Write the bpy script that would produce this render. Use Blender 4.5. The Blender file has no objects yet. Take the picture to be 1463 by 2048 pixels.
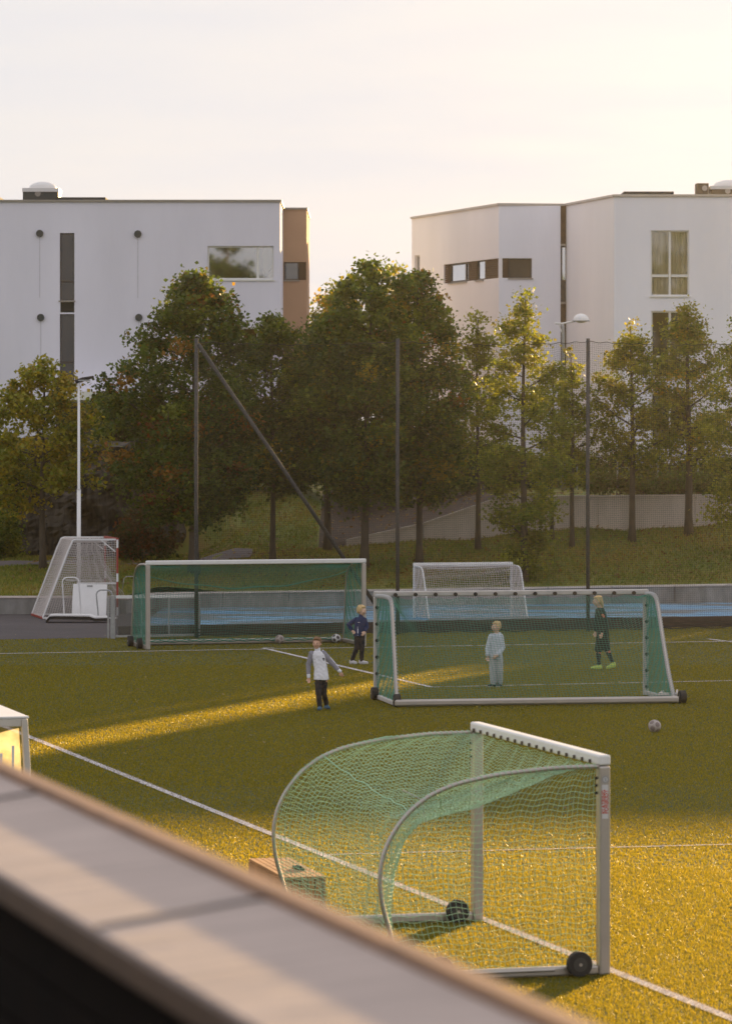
import bpy, math, random
import numpy as np
from mathutils import Vector

R = math.radians
rng = np.random.default_rng(7)
random.seed(7)
scn = bpy.context.scene
COL = scn.collection

# ------------------------------------------------------------------ camera, sky, sun, exposure
F, CX, HY, H = 7700.0, 731.5, 839.0, 5.24        # focal length in photo pixels, horizon row, eye height
W_, H_ = 1463, 2048
cam_d = bpy.data.cameras.new('camera')
cam = bpy.data.objects.new('camera', cam_d); COL.objects.link(cam)
cam.location = (0, 0, H); cam.rotation_euler = (R(90), 0, 0)
cam_d.sensor_fit = 'AUTO'; cam_d.sensor_width = 36.0
cam_d.lens = F / H_ * 36.0
cam_d.shift_y = -(H_ / 2 - HY) / H_
cam_d.clip_start = 0.5; cam_d.clip_end = 12000
cam_d.dof.use_dof = True
cam_d.dof.focus_distance = 70.0
cam_d.dof.aperture_fstop = cam_d.lens / 1000.0 / 0.030
scn.camera = cam

HAZE = .00012
SUN_AZ, SUN_EL = R(21.05), R(7.7)                 # azimuth to the right of the view direction (+Y)
world = bpy.data.worlds.new('World'); scn.world = world; world.use_nodes = True
nt = world.node_tree; nt.nodes.clear()
n_out = nt.nodes.new('ShaderNodeOutputWorld'); n_bg = nt.nodes.new('ShaderNodeBackground')
sky = nt.nodes.new('ShaderNodeTexSky'); sky.sky_type = 'NISHITA'; sky.sun_disc = False
sky.sun_elevation = SUN_EL; sky.sun_rotation = SUN_AZ
sky.altitude = 100; sky.air_density = 1.0; sky.dust_density = 1.5; sky.ozone_density = 1.0
# thin high veil of cloud over the whole sky
tc = nt.nodes.new('ShaderNodeTexCoord'); mp = nt.nodes.new('ShaderNodeMapping')
mp.inputs['Scale'].default_value = (3.0, 3.0, 22.0); mp.inputs['Rotation'].default_value = (0, R(4), 0)
nz = nt.nodes.new('ShaderNodeTexNoise'); nz.inputs['Scale'].default_value = 3.0; nz.inputs['Detail'].default_value = 6
rp = nt.nodes.new('ShaderNodeMapRange'); rp.inputs[1].default_value = .35; rp.inputs[2].default_value = .75
rp.inputs[3].default_value = 0.90; rp.inputs[4].default_value = 0.97
mx = nt.nodes.new('ShaderNodeMix'); mx.data_type = 'RGBA'
VEIL = (6.15, 6.1, 6.45, 1)
mx.inputs[7].default_value = VEIL
nt.links.new(tc.outputs['Generated'], mp.inputs[0]); nt.links.new(mp.outputs[0], nz.inputs['Vector'])
nt.links.new(nz.outputs['Fac'], rp.inputs[0]); nt.links.new(rp.outputs[0], mx.inputs[0])
nt.links.new(sky.outputs[0], mx.inputs[6]); nt.links.new(mx.outputs[2], n_bg.inputs['Color'])
n_bg.inputs['Strength'].default_value = 0.050
nt.links.new(n_bg.outputs[0], n_out.inputs['Surface'])

sun_d = bpy.data.lights.new('sun', 'SUN'); sun_d.energy = 5.0; sun_d.angle = R(0.5); sun_d.color = (1.0, .66, .29)
sun = bpy.data.objects.new('sun', sun_d); COL.objects.link(sun)
sun.rotation_euler = (R(90) - SUN_EL, 0, math.pi - SUN_AZ)
SD = Vector((math.sin(SUN_AZ) * math.cos(SUN_EL), math.cos(SUN_AZ) * math.cos(SUN_EL), math.sin(SUN_EL)))
sun.rotation_euler = SD.to_track_quat('Z', 'Y').to_euler()
sun.location = (40, 60, 40)

scn.view_settings.view_transform = 'Standard'; scn.view_settings.look = 'None'
scn.view_settings.gamma = 1; scn.view_settings.use_curve_mapping = False
scn.view_settings.exposure = 1.38
scn.render.engine = 'CYCLES'
scn.cycles.use_denoising = True
scn.cycles.max_bounces = 8; scn.cycles.transparent_max_bounces = 16
scn.cycles.sample_clamp_indirect = 6
scn.cycles.caustics_reflective = False; scn.cycles.caustics_refractive = False

# ------------------------------------------------------------------ helpers
def G(u, v, z=0.0):
    d = (H - z) * F / (v - HY)
    return np.array([(u - CX) * d / F, d, z])
def P(u, v, d):
    return np.array([(u - CX) * d / F, d, H - (v - HY) * d / F])
def X_(u, d): return (u - CX) * d / F
def Z_(v, d): return H - (v - HY) * d / F

def fast_mesh(name, V, Fc, cols=None):
    V = np.asarray(V, dtype=np.float32).reshape(-1, 3); Fc = np.asarray(Fc, dtype=np.int32)
    me = bpy.data.meshes.new(name)
    me.vertices.add(len(V)); me.vertices.foreach_set('co', V.ravel())
    k = Fc.shape[1]; n = len(Fc)
    me.loops.add(n * k); me.loops.foreach_set('vertex_index', Fc.ravel())
    me.polygons.add(n)
    me.polygons.foreach_set('loop_start', np.arange(0, n * k, k, dtype=np.int32))
    if cols is not None:
        a = me.color_attributes.new('tint', 'FLOAT_COLOR', 'POINT')
        c = np.ones((len(V), 4), dtype=np.float32); c[:, :3] = cols
        a.data.foreach_set('color', c.ravel())
    me.update(calc_edges=True); me.validate()
    return me

def link(name, me, mat=None, parent=None, smooth=False, **kw):
    o = bpy.data.objects.new(name, me); COL.objects.link(o)
    if mat is not None:
        if not me.materials:
            for m in (mat if isinstance(mat, (list, tuple)) else [mat]): me.materials.append(m)
    if smooth: me.polygons.foreach_set('use_smooth', [True] * len(me.polygons))
    if parent is not None: o.parent = parent
    for k, v in kw.items(): o[k] = v
    return o

def empty(name, loc, label=None, category=None, group=None, rz=0.0):
    o = bpy.data.objects.new(name, None); COL.objects.link(o)
    o.location = loc; o.rotation_euler = (0, 0, rz); o.empty_display_size = .2
    if label: o['label'] = label
    if category: o['category'] = category
    if group: o['group'] = group
    return o

def tag(o, label, category, group=None):
    o['label'] = label; o['category'] = category
    if group: o['group'] = group
    return o

class MB:
    """collects shapes in world coordinates; build() subtracts the parent's origin"""
    def __init__(s): s.v = []; s.f = []; s.m = []; s.n = 0
    def add(s, V, Fc, mi=0):
        V = [tuple(map(float, p)) for p in V]
        s.v += V; s.f += [tuple(int(i) + s.n for i in f) for f in Fc]; s.m += [mi] * len(Fc); s.n += len(V); return s
    def obox(s, o, a, b, c, mi=0):
        """box from corner o with edge vectors a, b, c"""
        o, a, b, c = map(np.asarray, (o, a, b, c))
        if np.dot(np.cross(a, b), c) < 0: a, b = b, a
        V = [o, o + a, o + a + b, o + b, o + c, o + a + c, o + a + b + c, o + b + c]
        return s.add(V, [(0, 3, 2, 1), (4, 5, 6, 7), (0, 1, 5, 4), (1, 2, 6, 5), (2, 3, 7, 6), (3, 0, 4, 7)], mi)
    def box(s, x0, y0, z0, x1, y1, z1, mi=0):
        return s.obox((x0, y0, z0), (x1 - x0, 0, 0), (0, y1 - y0, 0), (0, 0, z1 - z0), mi)
    def bar(s, p, q, w, h, up=(0, 0, 1), mi=0):
        p, q = np.asarray(p, float), np.asarray(q, float); t = q - p
        up = np.asarray(up, float); sd = np.cross(t, up); L = np.linalg.norm(sd)
        if L < 1e-6: sd = np.array([1., 0, 0])
        else: sd /= L
        u2 = np.cross(sd, t); u2 /= np.linalg.norm(u2)
        return s.obox(p - sd * w / 2 - u2 * h / 2, t, sd * w, u2 * h, mi)
    def tube(s, pts, r, n=8, cap=True, mi=0):
        pts = [np.asarray(p, float) for p in pts]
        rr = r if hasattr(r, '__len__') else [r] * len(pts)
        V = []; prev = None
        for i, p in enumerate(pts):
            t = (pts[min(i + 1, len(pts) - 1)] - pts[max(i - 1, 0)]); t /= np.linalg.norm(t) + 1e-12
            if prev is None:
                ref = np.array([0, 0, 1.]) if abs(t[2]) < .9 else np.array([1., 0, 0])
                a = np.cross(t, ref)
            else: a = prev - t * np.dot(prev, t)
            a /= np.linalg.norm(a) + 1e-12; prev = a; b = np.cross(t, a)
            for k in range(n):
                w = 2 * math.pi * k / n
                V.append(p + rr[i] * (math.cos(w) * a + math.sin(w) * b))
        Fc = []
        for i in range(len(pts) - 1):
            for k in range(n):
                k2 = (k + 1) % n
                Fc.append((i * n + k, i * n + k2, (i + 1) * n + k2, (i + 1) * n + k))
        if cap:
            Fc.append(tuple(range(n))[::-1]); Fc.append(tuple((len(pts) - 1) * n + k for k in range(n)))
        return s.add(V, Fc, mi)
    def disc(s, c, axis, r, th, n=24, mi=0):
        c = np.asarray(c, float); ax = np.asarray(axis, float); ax /= np.linalg.norm(ax)
        return s.tube([c - ax * th / 2, c + ax * th / 2], r, n, True, mi)
    def ell(s, c, rx, ry, rz, nu=16, nv=10, half=False, mi=0):
        c = np.asarray(c, float); V = []; Fc = []
        lo = 0 if half else -math.pi / 2
        for j in range(nv + 1):
            ph = lo + (math.pi / 2 - lo) * j / nv
            for i in range(nu):
                th = 2 * math.pi * i / nu
                V.append(c + np.array([rx * math.cos(ph) * math.cos(th), ry * math.cos(ph) * math.sin(th), rz * math.sin(ph)]))
        for j in range(nv):
            for i in range(nu):
                i2 = (i + 1) % nu
                Fc.append((j * nu + i, j * nu + i2, (j + 1) * nu + i2, (j + 1) * nu + i))
        return s.add(V, Fc, mi)
    def build(s, name, mat, parent=None, smooth=False, bevel=0, **kw):
        V = np.array(s.v, dtype=float)
        if parent is not None:
            L = np.array(world_loc(parent)); V = V - L
        me = bpy.data.meshes.new(name)
        me.from_pydata([tuple(p) for p in V], [], s.f)
        for m in (mat if isinstance(mat, (list, tuple)) else [mat]): me.materials.append(m)
        me.polygons.foreach_set('material_index', s.m)
        if smooth:
            me.polygons.foreach_set('use_smooth', [len(f) <= 4 for f in s.f])
        me.update()
        o = bpy.data.objects.new(name, me); COL.objects.link(o)
        if parent is not None: o.parent = parent
        if bevel:
            md = o.modifiers.new('bevel', 'BEVEL'); md.width = bevel; md.segments = 2; md.limit_method = 'ANGLE'
        for k, v in kw.items(): o[k] = v
        return o

def world_loc(o):
    L = Vector((0, 0, 0)); 
    while o is not None: L = L + o.location; o = o.parent
    return L

def strands(polys, r, sides=3):
    """polys: array (L, K, 3); returns V, F of L thin tubes"""
    Pn = np.asarray(polys, float); L, K, _ = Pn.shape
    T = np.empty_like(Pn); T[:, 1:-1] = Pn[:, 2:] - Pn[:, :-2]; T[:, 0] = Pn[:, 1] - Pn[:, 0]; T[:, -1] = Pn[:, -1] - Pn[:, -2]
    T /= np.linalg.norm(T, axis=2, keepdims=True) + 1e-12
    ref = np.array([.31, .77, .55]); A = np.cross(T, ref); A /= np.linalg.norm(A, axis=2, keepdims=True) + 1e-12
    B = np.cross(T, A)
    V = np.empty((L, K, sides, 3))
    for k in range(sides):
        w = 2 * math.pi * k / sides
        V[:, :, k] = Pn + r * (math.cos(w) * A + math.sin(w) * B)
    base = (np.arange(L)[:, None, None] * K + np.arange(K - 1)[None, :, None]) * sides
    k = np.arange(sides)[None, None, :]; k2 = (k + 1) % sides
    Fc = np.stack([base + k, base + k2, base + sides + k2, base + sides + k], axis=-1).reshape(-1, 4)
    return V.reshape(-1, 3), Fc

def net_mesh(name, grids, r, origin=(0, 0, 0)):
    """grids: list of (m, n, 3) arrays of knots; every row and column becomes a cord"""
    VV, FF, n = [], [], 0
    for g in grids:
        for arr in (g, np.transpose(g, (1, 0, 2))):
            V, Fc = strands(arr, r); VV.append(V); FF.append(Fc + n); n += len(V)
    return fast_mesh(name, np.concatenate(VV) - np.array(origin), np.concatenate(FF))

# ------------------------------------------------------------------ materials
def mat(name, col, rough=.7, metal=0.0, bump=0.0, bscale=20.0, var=0.0, vscale=3.0, spec=.5, trans=0.0, alpha=None, emit=None, stretch=None, detail=6):
    m = bpy.data.materials.new(name); m.use_nodes = True; t = m.node_tree; b = t.nodes['Principled BSDF']
    b.inputs['Roughness'].default_value = rough; b.inputs['Metallic'].default_value = metal
    b.inputs['Specular IOR Level'].default_value = spec
    c = tuple(col) + (1,)
    b.inputs['Base Color'].default_value = c
    co = t.nodes.new('ShaderNodeTexCoord'); mpn = t.nodes.new('ShaderNodeMapping')
    if stretch: mpn.inputs['Scale'].default_value = stretch
    t.links.new(co.outputs['Object'], mpn.inputs[0])
    if var:
        n = t.nodes.new('ShaderNodeTexNoise'); n.inputs['Scale'].default_value = vscale; n.inputs['Detail'].default_value = detail
        n.inputs['Roughness'].default_value = .6
        r = t.nodes.new('ShaderNodeMapRange'); r.inputs[1].default_value = .3; r.inputs[2].default_value = .7
        r.inputs[3].default_value = 1 - var; r.inputs[4].default_value = 1 + var
        v = t.nodes.new('ShaderNodeVectorMath'); v.operation = 'SCALE'; v.inputs[0].default_value = col
        t.links.new(mpn.outputs[0], n.inputs['Vector']); t.links.new(n.outputs['Fac'], r.inputs[0])
        t.links.new(r.outputs[0], v.inputs['Scale']); t.links.new(v.outputs[0], b.inputs['Base Color'])
    if bump:
        n = t.nodes.new('ShaderNodeTexNoise'); n.inputs['Scale'].default_value = bscale; n.inputs['Detail'].default_value = 5
        bp = t.nodes.new('ShaderNodeBump'); bp.inputs['Strength'].default_value = bump; bp.inputs['Distance'].default_value = .02
        t.links.new(mpn.outputs[0], n.inputs['Vector']); t.links.new(n.outputs['Fac'], bp.inputs['Height'])
        t.links.new(bp.outputs[0], b.inputs['Normal'])
    return m

def leaf_mat(name, trans_mul=(1.6, 1.5, .5), mixf=.45, rough=.5, gloss=.35):
    m = bpy.data.materials.new(name); m.use_nodes = True; t = m.node_tree; b = t.nodes['Principled BSDF']; out = t.nodes['Material Output']
    a = t.nodes.new('ShaderNodeAttribute'); a.attribute_name = 'tint'
    t.links.new(a.outputs['Color'], b.inputs['Base Color']); b.inputs['Roughness'].default_value = rough
    b.inputs['Specular IOR Level'].default_value = gloss
    tr = t.nodes.new('ShaderNodeBsdfTranslucent'); mu = t.nodes.new('ShaderNodeVectorMath'); mu.operation = 'MULTIPLY'
    mu.inputs[1].default_value = trans_mul
    t.links.new(a.outputs['Color'], mu.inputs[0]); t.links.new(mu.outputs[0], tr.inputs['Color'])
    ms = t.nodes.new('ShaderNodeMixShader'); ms.inputs[0].default_value = mixf
    t.links.new(b.outputs[0], ms.inputs[1]); t.links.new(tr.outputs[0], ms.inputs[2]); t.links.new(ms.outputs[0], out.inputs['Surface'])
    return m

def glass_mat(name, tint=(.6, .65, .65), refl=.35, rough=.02, clear=(.55, .6, .6)):
    m = bpy.data.materials.new(name); m.use_nodes = True; t = m.node_tree; out = t.nodes['Material Output']
    t.nodes.remove(t.nodes['Principled BSDF'])
    g = t.nodes.new('ShaderNodeBsdfGlossy'); g.inputs['Roughness'].default_value = rough; g.inputs['Color'].default_value = (.9, .9, .9, 1)
    tr = t.nodes.new('ShaderNodeBsdfTransparent'); tr.inputs['Color'].default_value = tuple(clear) + (1,)
    lw = t.nodes.new('ShaderNodeFresnel'); lw.inputs['IOR'].default_value = 1.5
    ad = t.nodes.new('ShaderNodeMath'); ad.operation = 'ADD'; ad.use_clamp = True; ad.inputs[1].default_value = refl
    t.links.new(lw.outputs[0], ad.inputs[0])
    ms = t.nodes.new('ShaderNodeMixShader'); t.links.new(ad.outputs[0], ms.inputs[0])
    t.links.new(tr.outputs[0], ms.inputs[1]); t.links.new(g.outputs[0], ms.inputs[2]); t.links.new(ms.outputs[0], out.inputs['Surface'])
    return m

M = {}
M['facade_l'] = mat('mauve_white_render', (.76, .74, .84), .9, bump=.25, bscale=9, var=.07, vscale=.35, stretch=(1, 1, .25))
M['facade'] = mat('white_render', (.83, .82, .89), .9, bump=.25, bscale=9, var=.05, vscale=.35, stretch=(1, 1, .25))
M['facade_warm_lit'] = mat('warm_lit_render', (.86, .82, .82), .9, bump=.25, bscale=9, var=.05, vscale=.35, stretch=(1, 1, .25))  # warm sky light on the angled faces put into a pinker white
M['ochre'] = mat('ochre_render', (.47, .29, .185), .9, bump=.2, bscale=9, var=.06, vscale=.5)
M['cap'] = mat('roof_cap_metal', (.30, .27, .24), .5, .3, var=.15, vscale=1.2)
M['roof'] = mat('roofing_felt', (.06, .06, .06), .9)
M['winframe'] = mat('white_window_frame', (.72, .71, .68), .5)
M['darkframe'] = mat('dark_window_frame', (.05, .04, .035), .5)
M['slat'] = mat('brown_timber_slat', (.10, .06, .035), .8, var=.25, vscale=6, stretch=(1, 1, 8))
M['screen'] = mat('brown_roller_screen', (.09, .075, .055), .9, var=.08, vscale=8)
M['curtain'] = mat('cream_curtain', (.88, .82, .64), .95, var=.18, vscale=5, stretch=(9, 9, .3))
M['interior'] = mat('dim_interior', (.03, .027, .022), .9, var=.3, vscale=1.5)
M['glass'] = glass_mat('window_glass', refl=.10, clear=(.9, .92, .88))
M['glassdark'] = glass_mat('tinted_glass', refl=.14, clear=(.3, .36, .38))
M['glassmid'] = glass_mat('reflecting_glass', refl=.38, clear=(.55, .55, .5))
M['plantdark'] = mat('indoor_plant', (.02, .035, .012), .6)
M['glassblack'] = glass_mat('dark_slit_glass', refl=.03, clear=(.12, .15, .16))
M['glassbright'] = glass_mat('mirror_glass', refl=.5, clear=(.4, .4, .35))
M['vent'] = mat('vent_cover', (.035, .045, .045), .5)
M['stain'] = mat('dirt_streak', (.40, .39, .41), .95)
M['dome'] = mat('milky_dome', (.75, .72, .7), .35, spec=.6)
M['alu'] = mat('aluminium', (.48, .43, .39), .42, .8, bump=.05, bscale=30, var=.06, vscale=4)
M['alu_worn'] = mat('worn_white_aluminium', (.52, .48, .45), .5, .15, bump=.08, bscale=25, var=.12, vscale=5)
M['galv'] = mat('galvanised_steel', (.38, .38, .38), .55, .5, var=.15, vscale=12)
M['white'] = mat('white_paint', (.78, .76, .75), .45, var=.05, vscale=3)
M['rubber'] = mat('black_rubber', (.02, .018, .017), .75, bump=.2, bscale=60)
M['hub'] = mat('wheel_hub', (.05, .045, .04), .6)
M['clip'] = mat('brown_clip', (.09, .07, .055), .7)
M['net_green'] = mat('green_net_cord', (.07, .27, .20), .7)
M['net_near'] = mat('sunlit_net_cord', (.38, .60, .41), .7)  # paler than net_green: low sun on the cords put into the colour
M['net_white'] = mat('white_net_cord', (.62, .56, .53), .8)
M['net_dark'] = mat('dark_net_cord', (.035, .033, .03), .8)
M['rope'] = mat('laced_rope', (.50, .50, .50), .85)
M['pole'] = mat('grey_pole_sheath', (.065, .063, .065), .75, bump=.8, bscale=70, var=.45, vscale=28)
M['red'] = mat('red_paint', (.32, .04, .025), .5, var=.1, vscale=8)
M['concrete'] = mat('weathered_concrete', (.26, .25, .235), .95, bump=.3, bscale=12, var=.3, vscale=2.2, stretch=(1, 1, .45))
M['concrete_pale'] = mat('pale_concrete', (.66, .57, .52), .95, bump=.25, bscale=10, var=.16, vscale=1.6, stretch=(1, 1, .3))
M['rock'] = mat('dark_rock', (.06, .05, .04), .95, bump=1, bscale=5, var=.85, vscale=2.4, stretch=(1.6, 1, .3), detail=9)
M['bark'] = mat('tree_bark', (.085, .065, .05), .95, bump=.6, bscale=14, var=.3, vscale=6, stretch=(1, 1, .3))
M['leaf'] = leaf_mat('leaf')
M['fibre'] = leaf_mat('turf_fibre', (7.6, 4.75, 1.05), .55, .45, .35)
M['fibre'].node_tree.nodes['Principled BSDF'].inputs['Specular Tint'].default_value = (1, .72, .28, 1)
M['bankblade'] = leaf_mat('grass_blade', (1.9, 1.6, .5), .45, .5, .3)
M['wood'] = mat('larch_slats', (.44, .22, .09), .7, bump=.3, bscale=30, var=.2, vscale=3, stretch=(1, 1, 1))
M['coping'] = mat('weathered_coping', (.46, .365, .32), .8, bump=.5, bscale=8, var=.16, vscale=4.5, stretch=(.5, 2.6, 1))
M['fascia'] = mat('inner_fascia_wood', (.085, .045, .025), .6, var=.2, vscale=6)
M['seam'] = mat('joint_seam', (.10, .085, .08), .8)
M['trim'] = mat('brown_trim', (.26, .13, .06), .55, var=.2, vscale=6)
M['plank'] = mat('shaded_planks', (.006, .003, .0016), .9, spec=.08, var=.35, vscale=4)  # shade on the terrace side put into the near-black colour
M['asphalt'] = mat('asphalt', (.072, .06, .062), .9, bump=.5, bscale=50, var=.22, vscale=.35)
M['asphalt_pale'] = mat('pale_asphalt', (.14, .115, .115), .9, bump=.5, bscale=50, var=.12, vscale=.7)
M['kerbwood'] = mat('dark_board', (.075, .055, .045), .9, bump=.3, bscale=10, var=.35, vscale=2.5, stretch=(1, 1, 3))
M['mulch'] = mat('mulch', (.05, .032, .022), .95, bump=1, bscale=14, var=.5, vscale=7)
M['line'] = mat('pitch_line_paint', (.62, .58, .58), .9, bump=.5, bscale=60, var=.08, vscale=20)

def court_mat():
    m = mat('blue_court', (.10, .26, .48), .75); t = m.node_tree; b = t.nodes['Principled BSDF']
    co = t.nodes.new('ShaderNodeTexCoord'); mpn = t.nodes.new('ShaderNodeMapping'); mpn.inputs['Scale'].default_value = (.22, .55, 1)
    n = t.nodes.new('ShaderNodeTexNoise'); n.inputs['Scale'].default_value = 1.3; n.inputs['Detail'].default_value = 7; n.inputs['Roughness'].default_value = .6
    cr = t.nodes.new('ShaderNodeValToRGB'); e = cr.color_ramp.elements
    e[0].position = .40; e[0].color = (.12, .28, .46, 1); e[1].position = .60; e[1].color = (.17, .17, .165, 1)
    x = e.new(.47); x.color = (.20, .38, .55, 1)
    x = e.new(.52); x.color = (.15, .20, .23, 1)
    t.links.new(co.outputs['Object'], mpn.inputs[0]); t.links.new(mpn.outputs[0], n.inputs['Vector'])
    t.links.new(n.outputs['Fac'], cr.inputs[0]); t.links.new(cr.outputs[0], b.inputs['Base Color'])
    return m
M['court'] = court_mat()
def ramp_mat(name, stops, scale, rough=.9, bump=.6, bscale=30, scl=(1, 1, 1)):
    m = mat(name, (.1, .1, .1), rough, bump=bump, bscale=bscale); t = m.node_tree; b = t.nodes['Principled BSDF']
    co = t.nodes.new('ShaderNodeTexCoord'); mpn = t.nodes.new('ShaderNodeMapping'); mpn.inputs['Scale'].default_value = scl
    n = t.nodes.new('ShaderNodeTexNoise'); n.inputs['Scale'].default_value = scale; n.inputs['Detail'].default_value = 8; n.inputs['Roughness'].default_value = .65
    cr = t.nodes.new('ShaderNodeValToRGB'); e = cr.color_ramp.elements
    e[0].position, e[0].color = stops[0][0], tuple(stops[0][1]) + (1,); e[1].position, e[1].color = stops[-1][0], tuple(stops[-1][1]) + (1,)
    for p_, c_ in stops[1:-1]: x = e.new(p_); x.color = tuple(c_) + (1,)
    t.links.new(co.outputs['Object'], mpn.inputs[0]); t.links.new(mpn.outputs[0], n.inputs['Vector'])
    t.links.new(n.outputs['Fac'], cr.inputs[0]); t.links.new(cr.outputs[0], b.inputs['Base Color'])
    return m
M['grass'] = ramp_mat('bank_grass', [(.3, (.10, .145, .022)), (.5, (.17, .175, .03)), (.7, (.22, .15, .04))], .9)
M['turf'] = ramp_mat('turf_base', [(.3, (.054, .074, .021)), (.7, (.072, .088, .025))], .35, bump=.8, bscale=45)

# ------------------------------------------------------------------ geometry of the place
TD = np.array([-.2805, .9599])          # direction of the touchline, away from the camera
ND = np.array([.9599, .2805])           # direction of the goal line, to the right

def quad_sheet(name, pts, z, m, kind='structure'):
    V = [(p[0], p[1], z) for p in pts]
    me = bpy.data.meshes.new(name); me.from_pydata(V, [], [tuple(range(len(V)))]); me.materials.append(m)
    o = bpy.data.objects.new(name, me); COL.objects.link(o); o['kind'] = kind; return o

quad_sheet('ground', [(-4000, -4000), (4000, -4000), (4000, 6000), (-4000, 6000)], -.06, M['grass'])
quad_sheet('artificial_turf_pitch', [(-60, -20), (70, -20), (70, 96.4 + .32 * 61), (-60, 92.6 - .32 * 51.5)], 0.0, M['turf'])
quad_sheet('asphalt_path', [(-60, 92.6 - .32 * 51.5), (70, 96.4 + .32 * 61), (70, 130), (-60, 103.5)], -.004, M['asphalt_pale'])
quad_sheet('asphalt_yard', [(-60, 77.4), (-5.95, 92.4), (-5.6, 107), (-60, 104)], .004, M['asphalt'])
quad_sheet('blue_sports_court', [(-5.85, 93.1), (30, 103.8), (30, 115.2), (-5.6, 106.8)], .016, M['court'])

# pitch lines
LINES = []
def pline(p, q, w, name='pitch_line'):
    p = np.asarray(p[:2], float); q = np.asarray(q[:2], float); t = q - p; t /= np.linalg.norm(t); n = np.array([-t[1], t[0]]) * w / 2
    quad_sheet(name, [p - n, p + n, q + n, q - n][::-1], .011, M['line']); LINES.append((p, q, w))
tl0, tl1 = G(60, 1475), G(1463, 2040)
tdir = (tl1 - tl0)[:2] / np.linalg.norm((tl1 - tl0)[:2])
pline(tl0[:2] - tdir * 26, tl1[:2] + tdir * 14, .115)
gl0, gl1 = G(0, 1308), G(1463, 1283); gd = (gl1 - gl0)[:2] / np.linalg.norm((gl1 - gl0)[:2])
pline(gl0[:2] - gd * 12, gl1[:2] + gd * 12, .10)
a_, b_ = G(527, 1297), G(862, 1375)
pline(a_, b_, .11); pline(b_[:2] + np.array([.06, .02]), G(1463, 1361)[:2] + gd * 8, .09)
pline(G(526, 1296.5), G(549, 1296.5), .09)
pline(G(1415, 1278.5), G(1480, 1286.5), .11)
c0, c1 = G(640, 1711), G(1463, 1690); cd = (c1 - c0)[:2] / np.linalg.norm((c1 - c0)[:2])
pline(c0[:2] + cd * .06, c1[:2] + cd * 8, .055)

# ------------------------------------------------------------------ terrain of the banks
wb_x = [-.62, 1.65, 3.42, 5.0, 8.1, 9.9, 11.2, 40]; wb_z = [1.32, 1.5, 1.65, 1.82, 1.88, 2.03, 2.07, 2.1]
wt_x = [-.62, 1.82, 4.13, 11.2, 40]; wt_z = [1.47, 2.0, 2.80, 2.86, 2.9]
def back_wall_y(x): return np.interp(x, [-60, -6.6, -5.8, 10.6, 30, 60], [103.3, 103.6, 106.6, 110.0, 115, 122])
UW = 118.0
def tz(X, Y):
    X = np.asarray(X, float); Y = np.asarray(Y, float)
    y0 = back_wall_y(X)
    def prof(pts):
        ys = np.array([p[0] for p in pts]); zs = np.array([p[1] for p in pts]); return np.interp(Y, ys, zs)
    L = prof([(103.3, .44), (113, .9), (119.6, .98), (121.0, 4.4), (200, 4.6)])
    s = np.clip((Y - y0) / (UW - y0), 0, 1); s2 = s ** .85
    Mi = np.where(Y < UW, .45 + s2 * .95, np.interp(Y, [118, 127, 140], [1.4, 3.0, 3.4]))
    base = np.interp(X, wb_x, wb_z); top = np.interp(X, wt_x, wt_z)
    Rr = np.where(Y < UW, .47 + s ** .8 * (base - .47), np.interp(Y, [118, 118.25], [0, 1]) * (top - base) + base)
    Rr = np.where(Y > 118.25, top + (3.2 - top) * np.clip((Y - 118.25) / 20, 0, 1), Rr)
    a = np.clip((X + 5.4) / 1.4, 0, 1); b = np.clip((X + 2.2) / 1.6, 0, 1)
    z = (L * (1 - a) + Mi * a) * (1 - b) + Rr * b
    z = z + .05 * np.sin(X * 1.1 + Y * .7) * np.clip((Y - y0) / 2, 0, 1) + .03 * np.sin(X * 2.7 - Y * 1.9) * np.clip((Y - y0) / 2, 0, 1)
    return z
xs = np.concatenate([np.linspace(-60, -14, 24), np.linspace(-13.5, 14, 90), np.linspace(15, 60, 24)])
ss = np.concatenate([np.linspace(0, 1, 26)])
ys_far = np.array([118.01, 118.12, 118.3, 118.8, 119.6, 120.3, 121, 122, 124, 126, 128, 131, 135, 140, 150, 165, 190])
V = []
for x in xs:
    y0 = float(back_wall_y(x)) + .06
    col_y = np.concatenate([y0 + ss * (UW - .02 - y0) if y0 < UW - .1 else np.linspace(y0, y0 + .01, 26), ys_far if y0 < UW - .1 else np.linspace(y0 + .02, 190, len(ys_far))])
    V += [(x, y, float(tz(x, y))) for y in col_y]
K = 26 + len(ys_far); Fq = []
for i in range(len(xs) - 1):
    for j in range(K - 1):
        Fq.append((i * K + j, (i + 1) * K + j, (i + 1) * K + j + 1, i * K + j + 1))
tm = bpy.data.meshes.new('grass_bank'); tm.from_pydata(V, [], Fq); tm.materials.append(M['grass']); tm.materials.append(M['mulch'])
for p in tm.polygons:
    c = p.center
    if c.y > UW and c.x > -1.5 and c.x < 4.4: p.material_index = 1
    p.use_smooth = c.y < 117.9 or c.y > 118.4
ter = bpy.data.objects.new('grass_bank', tm); COL.objects.link(ter); ter['kind'] = 'structure'

quad_sheet('lawn_edge', [(-9, 103.5), (-6.5, 103.75), (-5.72, 106.8), (-4.5, 107.05), (-4.5, 109.5), (-9, 109.5)], .40, M['grass'])
# footpath over the left lawn
Vp = []; Fp = []
for i, x in enumerate(np.linspace(-16, -3.4, 24)):
    for y in (114.2, 116.2): Vp.append((x, y + .03 * x, float(tz(x, y + .03 * x)) + .03))
for i in range(23): Fp.append((2 * i, 2 * i + 2, 2 * i + 3, 2 * i + 1))
pm = bpy.data.meshes.new('footpath'); pm.from_pydata(Vp, [], Fp); pm.materials.append(M['asphalt_pale'])
po = bpy.data.objects.new('footpath', pm); COL.objects.link(po); po['kind'] = 'structure'

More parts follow.
